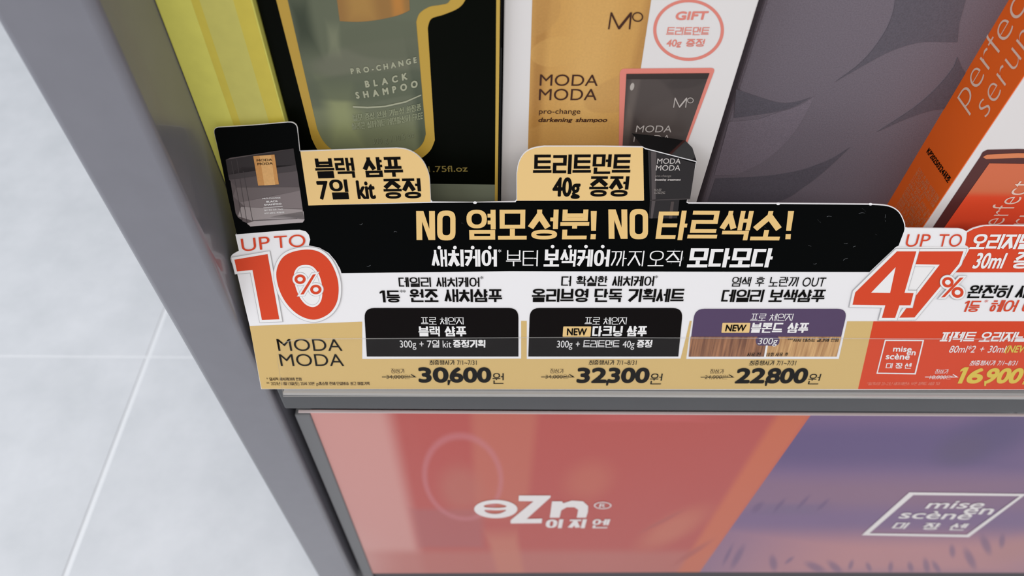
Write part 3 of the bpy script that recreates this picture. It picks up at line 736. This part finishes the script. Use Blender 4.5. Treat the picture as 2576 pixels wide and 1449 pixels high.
for i in range(46):
    x, y, a, l = random.uniform(800, 2230), random.uniform(525, 678), random.uniform(0, PI), random.uniform(2, 8)
    if 1020 < x < 2010 and random.random() < .5: continue
    q_ = cr([(x-l*math.cos(a), y-l*math.sin(a)*.7), (x+random.uniform(-2, 2), y+random.uniform(-2, 2)), (x+l*math.cos(a), y+l*math.sin(a)*.7)], 3)
    b.px(sg, [(p[0]-.35, p[1]-.35) for p in q_]+[(p[0]+.35, p[1]+.35) for p in reversed(q_)], DUST, 2)
b.build('card', sgn)
# gold gift tabs
def gift_tab(pts, words):
    m_ = MB(); m_.px(sg, pts, GOLDT, 2)
    o = m_.build('gift_tab', sgn)
    w_ = MB()
    for a in words: txt(w_, sg, *a[:5], INK, a[5], 3, rise=a[6], gap=.06, lat=1.15, lw=.68)
    w_.build('tab_lettering', o)
gift_tab(z1((1030, 406), (1500, 389), (2000, 374)) + cr(z1((2000, 374), (2100, 386), (2200, 434), (2278, 518), (2326, 632), (2338, 720)), 4)[1:] + [(1083, 507), (776, 516.5)],
         [('블랙 샴푸', 793, 1013, 396, 446, .17, 5), ('7일 kit 증정', 799, 1059, 450, 500, .16, 4)])
gift_tab(z6((54, 1305), (54, 1132)) + cr(z6((54, 1132), (66, 1062), (98, 1003), (152, 969), (230, 954)), 4)[1:] + z6((600, 954), (873, 959), (880, 1304)),
         [('트리트먼트', 1341, 1587, 388, 437, .17, 1), ('40g 증정', 1390, 1581, 443, 494, .16, 0)])
# dark tube picture standing at the top of the sign, its top bent back
tubem = art('boosting_tube_print', (34, 30, 31), [], rough=.3, spec=.4) if False else mat('boosting_tube_print', (34, 30, 31), .3, .4)
b = MB()
b.px(sg, z6((905, 975), (1215, 1062), (1180, 1290), (1110, 1300), (1095, 1420), (912, 1420), (918, 1300)), tubem, 2)
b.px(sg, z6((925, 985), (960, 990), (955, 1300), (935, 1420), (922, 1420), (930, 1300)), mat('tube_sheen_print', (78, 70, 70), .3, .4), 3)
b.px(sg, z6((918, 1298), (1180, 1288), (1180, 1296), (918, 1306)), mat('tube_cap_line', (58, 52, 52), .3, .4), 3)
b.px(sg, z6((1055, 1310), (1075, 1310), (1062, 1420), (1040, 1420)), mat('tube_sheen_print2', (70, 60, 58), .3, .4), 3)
gt = mat('grey_tube_ink', (196, 188, 184), .4, .3); gt2 = mat('dim_tube_ink', (132, 124, 120), .4, .3)
txt(b, sg, 'MODA', 1653, 1712, 397, 411, gt, .09, 4); txt(b, sg, 'MODA', 1650, 1711, 414, 428, gt, .09, 4)
txt(b, sg, 'pro-change', 1648, 1688, 438, 444, gt2, .1, 4); txt(b, sg, 'boosting treatment', 1648, 1712, 447.5, 453.5, gt, .15, 4, shear=.2)
txt(b, sg, '부스팅', 1645, 1663, 473.5, 479.5, gt2, .12, 4); txt(b, sg, '트리트먼트', 1645, 1673, 481, 487, gt2, .12, 4)
tp = b.build('treatment_tube', sgn)
film = mat('black_gloss_film', (9, 9, 10), .08, .5)
A, Bq = sg.hit(*z6((873, 957))[0]), sg.hit(*z6((1224, 1052))[0])
d_ = (Bq-A).normalized(); y_ = Vector((0, 1, .12)); y_ -= d_*y_.dot(d_); flat = Surf(A, d_, y_)
fl = [A, flat.hit(*z6((800, 868))[0]), flat.hit(*z6((960, 885))[0]), flat.hit(*z6((1150, 915))[0]), flat.hit(*z6((1195, 962))[0]), Bq]
b = MB()
low = [Vector((A.x*(1-k)+Bq.x*k, A.y*(1-k)+Bq.y*k, A.z*(1-k)+Bq.z*k)) for k in (0, .25, .5, .75, 1)]
up_ = [fl[1], fl[2], (fl[2]+fl[3])/2, fl[3], fl[4]]
rows = []
for k in range(7):
    s_ = k/6
    rows.append([low[i].lerp(up_[i], s_) for i in range(5)])
b.v = [p for r_ in rows for p in r_]
for k in range(6):
    for i in range(4):
        b.f.append([k*5+i, k*5+i+1, k*5+i+6, k*5+i+5]); b.m.append(b.mi(film))
b.build('bent_flap', tp, True)
# sachet picture
b = MB()
b.px(sg, z1((275, 490), (320, 470), (960, 375), (1072, 1100), (1055, 1122), (525, 1163), (492, 1140), (488, 1128), (445, 1112), (438, 1098), (400, 1075), (375, 1030), (310, 630)), mat('sachet_grey', (92, 82, 82), .5, .25), 2)
bands = [((275, 490), (960, 375), (985, 540), (300, 640), (48, 42, 43)), ((300, 640), (420, 560), (985, 540), (998, 600), (310, 690), (66, 59, 60)), ((310, 690), (700, 650), (998, 600), (1020, 760), (380, 760), (84, 75, 76)),
         ((380, 770), (1020, 765), (1028, 800), (420, 920), (350, 860), (104, 94, 94)), ((420, 920), (700, 860), (1028, 800), (1052, 985), (470, 965), (122, 111, 111)), ((430, 965), (1050, 990), (1072, 1090), (560, 1110), (400, 1060), (150, 140, 139)), ((560, 1110), (800, 1050), (1062, 1010), (1072, 1095), (1055, 1122), (525, 1163), (490, 1130), (170, 160, 160))]
for i, bb in enumerate(bands):
    b.px(sg, z1(*[p for p in bb if isinstance(p, tuple) and len(p) == 2][:]), mat('sachet_band_%s' % 'abcdefg'[i], bb[-1] if len(bb[-1]) == 3 else bb[-1], .5, .25), 3)
edge = mat('sachet_edge', (70, 63, 64), .5, .25)
for k, (x0, y0, x1, y1) in enumerate([(330, 500, 440, 1100), (385, 480, 490, 1130), (450, 600, 545, 1100)]):
    b.px(sg, z1((x0, y0), (x0+5, y0), (x1+5, y1), (x1, y1)), edge, 4)
b.px(sg, z1((545, 1100), (1000, 1080), (1000, 1084), (545, 1105)), edge, 4)
sc_ = b.build('sachet_picture', sgn)
b = MB()
b.px(sg, z1((555, 450), (770, 433), (815, 735), (605, 748)), mat('copper_patch', (196, 140, 80), .45, .3, grain=.05), 5)
b.px(sg, z1((620, 446), (735, 437), (778, 738), (668, 745)), mat('copper_patch_light', (214, 164, 104), .45, .3, grain=.05), 5.4)
txt3(b, sg, 'MODA', z1((592, 503))[0], z1((748, 494))[0], z1((590, 480))[0], INK, .14, 7); txt3(b, sg, 'MODA', z1((600, 541))[0], z1((754, 532))[0], z1((598, 516))[0], INK, .14, 7)
txt3(b, sg, 'PRO-CHANGE', z1((650, 886))[0], z1((832, 876))[0], z1((648, 872))[0], WTXT, .14, 5, lw=1); txt3(b, sg, 'BLACK', z1((690, 920))[0], z1((806, 912))[0], z1((687, 902))[0], WTXT, .17, 5); txt3(b, sg, 'SHAMPOO', z1((667, 951))[0], z1((842, 940))[0], z1((664, 933))[0], WTXT, .17, 5)
b.px(sg, z1((658, 970), (852, 956), (852, 960), (658, 974)), WTXT, 5)
txt3(b, sg, '탈모 증상 완화 기능성', z1((668, 1005))[0], z1((855, 992))[0], z1((666, 990))[0], WTXT, .1, 5); txt3(b, sg, '실리콘 설페이트 계면활성제', z1((668, 1036))[0], z1((868, 1024))[0], z1((666, 1021))[0], WTXT, .1, 5)
b.build('sachet_label', sc_)
# headline
b = MB(); HG = mat('headline_gold_ink', (226, 188, 122), .5, .25)
def din(mb, x0, x1, yt, yb, m, rise=0, shear=0, cut=None):
    """condensed heavy N and O"""
    w_ = x1-x0; h = yb-yt; a = w_*.47; s = w_*.135
    mb.px(sg, [(x0, yb), (x0-1, yt), (x0+s*1.3, yt), (x0+a-s*1.05, yt+h*.62), (x0+a-s*1.1, yt), (x0+a, yt), (x0+a+1, yb), (x0+a-s*1.2, yb), (x0+s*1.05, yt+h*.36), (x0+s*1.1, yb)], m, 3)
    ox = x0+w_*.53
    mb.px(sg, fillet([(ox, yb+1), (ox, yt-1), (x1, yt-1), (x1, yb+1)], 20), m, 3, [fillet([(ox+s, yb-s*.9), (ox+s, yt+s*.9), (x1-s, yt+s*.9), (x1-s, yb-s*.9)], 9)])
din(b, 1048, 1146, 530, 603, HG); din(b, 1531, 1630, 526, 600, HG)
txt(b, sg, '염모성분', 1174, 1482, 527, 602, HG, .15, 3, gap=.07, rise=1)
txt(b, sg, '타르색소', 1653, 1968, 530, 604, HG, .15, 3, gap=.06, rise=-1)
for x, s_ in ((1494, -1), (1984, 5)):
    b.px(sg, [(x-7+s_, 530), (x+8+s_, 530), (x+5, 580), (x-7, 580)], HG, 3); b.px(sg, [(x-8, 588), (x+5, 588), (x+4, 601), (x-9, 601)], HG, 3)
b.build('headline_lettering', sgn)
b = MB()
txt(b, sg, '새치케어', 1086, 1250, 627, 670, WTXT, .165, 3, gap=.075); txt(b, sg, '*', 1253, 1261, 626, 640, WTXT, .1, 3)
txt(b, sg, '부터', 1273, 1353, 629, 669, WTXT, .075, 3); txt(b, sg, '보색케어', 1368, 1533, 627, 670, WTXT, .165, 3, gap=.075)
txt(b, sg, '까지', 1537, 1619, 630, 669, WTXT, .075, 3); txt(b, sg, '오직', 1631, 1715, 630, 669, WTXT, .075, 3)
txt(b, sg, '모다모다', 1731, 1943, 624, 672, WTXT, .19, 3, gap=.04)
for x, y in ((1105, 622), (1144.5, 622), (1189, 622), (1232, 622), (1390, 619.5), (1433.6, 619.5), (1474, 619.5), (1516, 619.5)): b.px(sg, ell(x, y, 4.6, 4.4, 16), WTXT, 3)
b.build('subheading_lettering', sgn)
b = MB()
txt(b, sg, '데일리 새치케어', 1003, 1206, 697, 721, INK, .13, 3); txt(b, sg, '*', 1208, 1216, 694, 706, INK, .1, 3)
txt(b, sg, '1등', 956, 1006, 730, 760, INK, .17, 3, lw=.7); txt(b, sg, '**', 1006, 1021, 728, 740, INK, .1, 3); txt(b, sg, '원조 새치샴푸', 1031, 1263, 727, 759, INK, .16, 3, gap=.06)
b.build('claim_lettering', sgn); b = MB()
txt(b, sg, '더 확실한 새치케어', 1412, 1645, 694, 719, INK, .13, 3); txt(b, sg, '*', 1647, 1655, 692, 704, INK, .1, 3)
txt(b, sg, '올리브영 단독 기획세트', 1338, 1721, 726, 759, INK, .16, 3, gap=.06)
b.build('claim_lettering', sgn); b = MB()
txt(b, sg, '염색 후 노란끼 OUT', 1841, 2076, 696, 720, INK, .1, 3); txt(b, sg, '데일리 보색샴푸', 1816, 2075, 728, 759, INK, .15, 3, gap=.06)
b.build('claim_lettering', sgn)
# product tabs
def new_badge(mb, x0, x1, y0, y1, sh):
    mb.px(sg, fillet([(x0+sh, y0), (x1+sh, y0), (x1, y1), (x0, y1)], 2), GOLDT, 4)
    txt(mb, sg, 'NEW', x0+11, x1-11+sh, y0+3, y1-4, INK, .16, 6, lw=.6)
TABW = WTXT
def product_tab(shape, field, words, badge=None):
    m_ = MB(); m_.px(sg, shape, field, 3); o = m_.build('product_tab', sgn)
    w_ = MB()
    for a in words: txt(w_, sg, *a[:5], TABW, a[5], 4, gap=.07)
    if badge: new_badge(w_, *badge)
    w_.build('tab_lettering', o)
    return o
DARKTAB = mat('warm_black_ink', (15, 11, 11), .6, .06)
product_tab(fillet([(916, 774), (1304, 774), (1304, 896), (923, 896)], [26, 24, 0, 0]), DARKTAB,
            [('프로 체인지', 1059, 1166, 797, 815, .085), ('블랙 샴푸', 1053, 1173, 820, 845, .17), ('300g + 7일 kit', 1006, 1135, 854.5, 873, .1), ('증정기획', 1140, 1221, 854, 873, .16)])
product_tab(fillet([(1333, 774), (1718, 774), (1706, 896), (1329, 896)], [24, 26, 0, 0]), DARKTAB,
            [('프로 체인지', 1471, 1576, 797, 815, .085), ('다크닝 샴푸', 1490, 1627, 819, 845, .17), ('300g + 트리트먼트 40g', 1401, 1596, 855, 873, .1), ('증정', 1602, 1640, 854, 873, .16)], (1415, 1485, 820, 846, 2))
o = product_tab(fillet([(1748, 776), (2132, 776), (2104, 896), (1732, 896)], [24, 26, 0, 0]), PURP,
            [('프로 체인지', 1888, 1994, 788, 806, .085), ('블론드 샴푸', 1889, 2033, 811, 836, .17)], (1814, 1884, 811, 836, 3))
def hair_mat(name, c1, c2, ang):
    ma = bpy.data.materials.new(name); ma.use_nodes = True
    nt = ma.node_tree; N = nt.nodes.new; L = nt.links.new; bs = nt.nodes['Principled BSDF']
    tc = N('ShaderNodeTexCoord'); mp = N('ShaderNodeMapping'); mp.inputs['Rotation'].default_value = (0, ang, 0); mp.inputs['Scale'].default_value = (1400, 60, 60)
    nz = N('ShaderNodeTexNoise'); nz.inputs['Scale'].default_value = .55; nz.inputs['Detail'].default_value = 4
    rp = N('ShaderNodeValToRGB'); rp.color_ramp.elements[0].position = .32; rp.color_ramp.elements[0].color = lin(c1); rp.color_ramp.elements[1].position = .68; rp.color_ramp.elements[1].color = lin(c2)
    L(tc.outputs['Object'], mp.inputs[0]); L(mp.outputs[0], nz.inputs['Vector']); L(nz.outputs['Fac'], rp.inputs[0]); L(rp.outputs[0], bs.inputs['Base Color'])
    bs.inputs['Roughness'].default_value = .5
    return ma
b = MB(); b.px(sg, [(1737, 846), (1927, 846), (1922, 896), (1732, 896)], hair_mat('brown_hair_print', (104, 62, 40), (170, 116, 78), .05), 4)
b.px(sg, [(1930, 846), (2116, 846), (2104, 896), (1925, 896)], hair_mat('blond_hair_print', (160, 112, 66), (212, 168, 112), -.3), 4)
b.px(sg, [(1926, 866), (1931, 866), (1926, 896), (1921, 896)], WTXT, 5)
b.px(sg, cr([(1900, 856), (1906, 846), (1930, 844), (1956, 846), (1960, 858), (1952, 868), (1925, 868), (1906, 867)], 3, True), PURP, 5)
txt(b, sg, '300g', 1907, 1955, 847, 864, WTXT, .09, 7, lw=.7)
txt(b, sg, '***자사 테스트 결과에 한함', 1980, 2109, 848.5, 858.5, INK, .12, 5); txt(b, sg, '사용 전', 1879, 1912, 885.5, 894.5, INK, .12, 5); txt(b, sg, '10회 사용 후', 1928, 1982, 885.5, 894.5, INK, .12, 5)
b.build('hair_picture', o)
# prices
def price(words, big, won, line, m, mthin, mbig):
    m_ = MB()
    for a in words: txt(m_, sg, *a[:5], m if a[6] else mthin, a[5], 3)
    x0, x1, ya, yb_ = big[1:5]; w_ = x1-x0; a_, c_ = big[0].split(',')
    if a_[0] == '1': txt(m_, sg, '1', x0, x0+w_*.11, ya, yb_, mbig, .22, 3); txt(m_, sg, a_[1], x0+w_*.15, x0+w_*.40, ya, yb_, mbig, .20, 3)
    else: txt(m_, sg, a_, x0, x0+w_*.415, ya, yb_, mbig, .20, 3)
    txt(m_, sg, c_, x0+w_*.428, x1, ya, yb_, mbig, .20, 3)
    m_.px(sg, [(x0+w_*.402, yb_-7), (x0+w_*.448, yb_-7), (x0+w_*.424, yb_+6), (x0+w_*.402, yb_+6)], mbig, 3.3)
    if won: txt(m_, sg, '원', *won, m if mbig is not YEL else mbig, .09, 3)
    x0, x1, y = line
    m_.px(sg, [(x0, y-.7), (x1-6, y-.7), (x1-14, y-6), (x1-11, y-6.5), (x1+1, y+1), (x0, y+.9)], m, 4)
    m_.build('price_lettering', sgn)
price([('최종행사가 7/1~7/31', 1080, 1199, 905, 917, .1, 1), ('정상가', 984, 1018, 927, 938, .07, 0), ('34,000원', 972, 1031, 942, 952, .06, 0)], ('30,600', 1052, 1236, 921, 962), (1239, 1267, 938, 965), (961, 1047, 947), INK, INKB, INK)
price([('최종행사가 7/1~8/31', 1481, 1601, 905, 917, .1, 1), ('정상가', 1384, 1418, 927, 938, .07, 0), ('34,000원', 1372, 1430, 941.5, 951.5, .06, 0)], ('32,300', 1451, 1634, 922, 963), (1635, 1665, 939, 966), (1361, 1445, 947), INK, INKB, INK)
price([('최종행사가 7/1~7/31', 1885, 2002, 906, 918, .1, 1), ('정상가', 1786, 1821, 928, 939, .07, 0), ('24,000원', 1773, 1830, 942.5, 952.5, .06, 0)], ('22,800', 1851, 2032, 923, 964), (2033, 2062, 940, 966), (1762, 1846, 947.5), INK, INKB, INK)
price([('최종행사가 7/1~8/31', 2440, 2558, 906, 918, .1, 1), ('정상가', 2352, 2385, 928, 939, .07, 0), ('18,000원', 2339, 2393, 943, 952.5, .06, 0)], ('16,900', 2410, 2572, 923, 964), (2574, 2602, 940, 966), (2326, 2409, 947), WTXT, WTXT, YEL)
# maker's name, notes
b = MB()
txt(b, sg, 'MODA', 698, 860, 850, 882, INK, .075, 3); txt(b, sg, 'MODA', 704, 864, 888, 920, INK, .075, 3)
b.build('brand_lettering', sgn)
b = MB()
txt(b, sg, '* 일시적 새치케어에 한함', 671, 759, 949, 956.5, INKB, .11, 3); txt(b, sg, '** 2021년 11월 13일(토) 20시 30분 gs홈쇼핑 전체 단일방송 최고 매출기록', 671, 930, 960, 968, INKB, .11, 3)
txt(b, sg, '*올리브영 20~21년 헤어/에센스 부문 퍼펙트 세럼 1위', 2180, 2363, 960, 968, mat('faint_red_note', (226, 130, 108), .5, .2), .1, 3)
b.build('footnote_lettering', sgn)
# discount badges
def pct(mb, c1, r1, c2, r2, slash, m, lay):
    for (cx, cy), (rx, ry) in ((c1, r1), (c2, r2)):
        mb.px(sg, ell(cx, cy, rx+5.6, ry+5.6), GREYL, lay-.5); mb.px(sg, ell(cx, cy, rx+4.6, ry+4.6), WTXT, lay)
    mb.px(sg, grow(slash, 5.6), GREYL, lay-.4); mb.px(sg, grow(slash, 4.6), WTXT, lay+.2)
    for (cx, cy), (rx, ry) in ((c1, r1), (c2, r2)):
        mb.px(sg, ell(cx, cy, rx, ry), m, lay+1, [ell(cx, cy, rx*.5, ry*.48)])
    mb.px(sg, slash, m, lay+1.3)
def outlined(mb, pts, m, lay, holes=()):
    mb.px(sg, grow(pts, 7.5), GREYL, lay); mb.px(sg, grow(pts, 6.3), WTXT, lay+.5); mb.px(sg, pts, m, lay+1.2, holes)
b = MB()
txt3(b, sg, 'UP', z3((165, 236))[0], z3((398, 214))[0], z3((150, 125))[0], RED, .075, 4, lw=.7); txt3(b, sg, 'TO', z3((436, 211))[0], z3((690, 194))[0], z3((425, 103))[0], RED, .075, 4, lw=.7)
zero = cr(z3((700, 218), (800, 236), (880, 300), (935, 400), (962, 510), (955, 630), (915, 715), (850, 770), (765, 798), (680, 782), (600, 735), (530, 660), (480, 570), (450, 460), (455, 370), (500, 285), (580, 238)), 5, True)
zi = cr(z3((690, 345), (750, 360), (798, 420), (825, 510), (826, 610), (800, 670), (748, 694), (685, 668), (635, 600), (600, 500), (595, 415), (630, 360)), 5, True)
one = z3((100, 303), (375, 256), (472, 796), (328, 802), (250, 388), (122, 400))
outlined(b, one, RED, 4); outlined(b, zero, RED, 5, [zi])
b.px(sg, grow(zi, -5), GREYL, 6.3); b.px(sg, grow(zi, -6), WTXT, 6.5); b.px(sg, zi, WTXT, 6.2)
c1, c2 = z3((645, 462))[0], z3((775, 547))[0]
pct(b, c1, (14, 12), c2, (14.2, 12), z3((750, 424), (775, 420), (675, 586), (648, 588)), RED, 7)
b.build('discount_badge', sgn)
b = MB()
txt3(b, sg, 'UP', z5((710, 250))[0], z5((895, 250))[0], z5((735, 145))[0], RED, .075, 4, lw=.7); txt3(b, sg, 'TO', z5((965, 250))[0], z5((1148, 250))[0], z5((990, 145))[0], RED, .075, 4, lw=.7)
seven = z5((822, 287), (1172, 286), (1138, 385), (785, 810), (665, 812), (740, 710), (985, 392), (790, 388))
four = z5((645, 285), (798, 285), (704, 614), (776, 616), (752, 712), (664, 712), (630, 812), (525, 812), (553, 712), (293, 708), (315, 610))
hole = z5((634, 410), (590, 614), (440, 612))
b.px(sg, z5((640, 252), (1205, 255), (1218, 275), (1160, 385), (1000, 600), (800, 830), (510, 828), (540, 728), (275, 722), (300, 605)), WTXT, 3)
outlined(b, seven, RED, 4); outlined(b, four, RED, 6, [hole]); b.px(sg, hole, WTXT, 7.3)
pct(b, z5((1045, 528))[0], (14.5, 13), z5((1122, 608))[0], (15, 13.5), z5((1140, 492), (1170, 490), (1020, 645), (992, 648)), RED, 8.5)
b.build('discount_badge', sgn)
# right hand claims
b = MB()
txt(b, sg, '오리지널', 2444, 2601, 588, 626, WTXT, .17, 3, gap=.05); txt(b, sg, '30ml 증정', 2452, 2640, 633, 675, WTXT, .15, 3, lw=.62)
txt(b, sg, '완전히 새', 2435, 2592, 717, 749, INK, .15, 3, gap=.06); txt(b, sg, '1등', 2424, 2464, 756, 784, RED, .14, 3, lw=.6); txt(b, sg, '*', 2475, 2484, 753, 765, RED, .1, 3); txt(b, sg, '헤어 에', 2491, 2605, 754, 784, RED, .14, 3, gap=.06)
b.build('claim_lettering', sgn); b = MB()
txt(b, sg, '퍼펙트 오리지널 세럼', 2367, 2650, 834, 859, WTXT, .16, 3, gap=.06); txt(b, sg, '80ml*2 + 30ml', 2389, 2529, 868, 886, WTXT, .1, 3, lw=.7); txt(b, sg, '(NEW)', 2529, 2592, 867, 886, YEL, .16, 3, lw=.7)
b.build('claim_lettering', sgn)
b = MB()
mise_logo(b, sg, z5((552, 988), (863, 990), (797, 1263), (485, 1258)), z5((560, 998), (850, 999), (788, 1253), (496, 1249)),
          [('mise', z5((615, 1082))[0], z5((762, 1085))[0], z5((623, 1035))[0], .17), ('en', z5((722, 1110))[0], z5((793, 1112))[0], z5((731, 1062))[0], .17), ('scène', z5((556, 1143))[0], z5((745, 1146))[0], z5((566, 1092))[0], .17),
           ('미', z5((557, 1214))[0], z5((608, 1214))[0], z5((566, 1174))[0], .13), ('쟝', z5((632, 1216))[0], z5((686, 1216))[0], z5((641, 1174))[0], .13), ('센', z5((706, 1217))[0], z5((758, 1217))[0], z5((714, 1174))[0], .13)], WTXT, 3)
b.build('brand_logo', sgn)

# ------------------------------------------------------------------ clear acrylic rail in front of the sign
def clear_mat(name, haze, tint=(1, 1, 1)):
    ma = bpy.data.materials.new(name); ma.use_nodes = True
    nt = ma.node_tree; N = nt.nodes.new; L = nt.links.new; nt.nodes.clear()
    out = N('ShaderNodeOutputMaterial'); tr = N('ShaderNodeBsdfTransparent'); tr.inputs[0].default_value = (*tint, 1)
    gl_ = N('ShaderNodeBsdfGlossy'); gl_.inputs['Roughness'].default_value = .08
    m1 = N('ShaderNodeMixShader'); m1.inputs[0].default_value = .007; L(tr.outputs[0], m1.inputs[1]); L(gl_.outputs[0], m1.inputs[2])
    df = N('ShaderNodeBsdfDiffuse'); df.inputs[0].default_value = (.7, .68, .66, 1)
    m2 = N('ShaderNodeMixShader'); m2.inputs[0].default_value = haze; L(m1.outputs[0], m2.inputs[1]); L(df.outputs[0], m2.inputs[2])
    L(m2.outputs[0], out.inputs[0])
    return ma
clear = clear_mat('clear_acrylic', .006); edgem = clear_mat('acrylic_edge', .45); chan = clear_mat('acrylic_channel', .38)
rl = thing('sign_rail', 'clear acrylic rail along the shelf lip holding the sign, rounded at its left end', 'rail', (0, YG, zg))
H0 = .0026
def shift(pts):                                   # points on the sheet, which stands H0 in front of the sign
    s2 = Surf(sg.at(0, 0, H0), sg.u, sg.v)
    return [s2.uv(*p) for p in pts]
shp = [(713, 996), (699, 905)]+cr([(699, 905), (701, 880), (716, 861), (752, 852)], 5)[1:]+[(1400, 848), (2720, 853), (2720, 997)]
uvp = shift(shp)
b = MB(); b.solid(sg, uvp, H0, H0+.0008, clear, edgem); b.build('front_sheet', rl)
s3 = Surf(sg.at(0, 0, H0), sg.u, sg.v)
xa = s3.hit(712, 990).x
b = MB()
v0 = min(p[1] for p in sg.uvs(low_edge))-.0005; v1 = shift([(1400, 998)])[0][1]
for va, vb, ha, hb in ((v1, v1+.0013, -.004, H0), (v0-.0012, v0, -.0008, H0), ):
    P_ = [sg.at(xa, va, ha), sg.at(XR, va, ha), sg.at(XR, vb, ha), sg.at(xa, vb, ha), sg.at(xa, va, hb), sg.at(XR, va, hb), sg.at(XR, vb, hb), sg.at(xa, vb, hb)]
    for q_ in ((0, 3, 2, 1), (4, 5, 6, 7), (0, 1, 5, 4), (1, 2, 6, 5), (2, 3, 7, 6), (3, 0, 4, 7)): b.face([P_[i] for i in q_], chan)
b.build('bottom_channel', rl)
b = MB()                                          # back sheet behind the card, clipped on the lip
b.solid(sg, [(xa, v1), (XR, v1), (XR, .012), (xa, .012)], -.0022, -.0014, clear, edgem); b.build('back_sheet', rl)
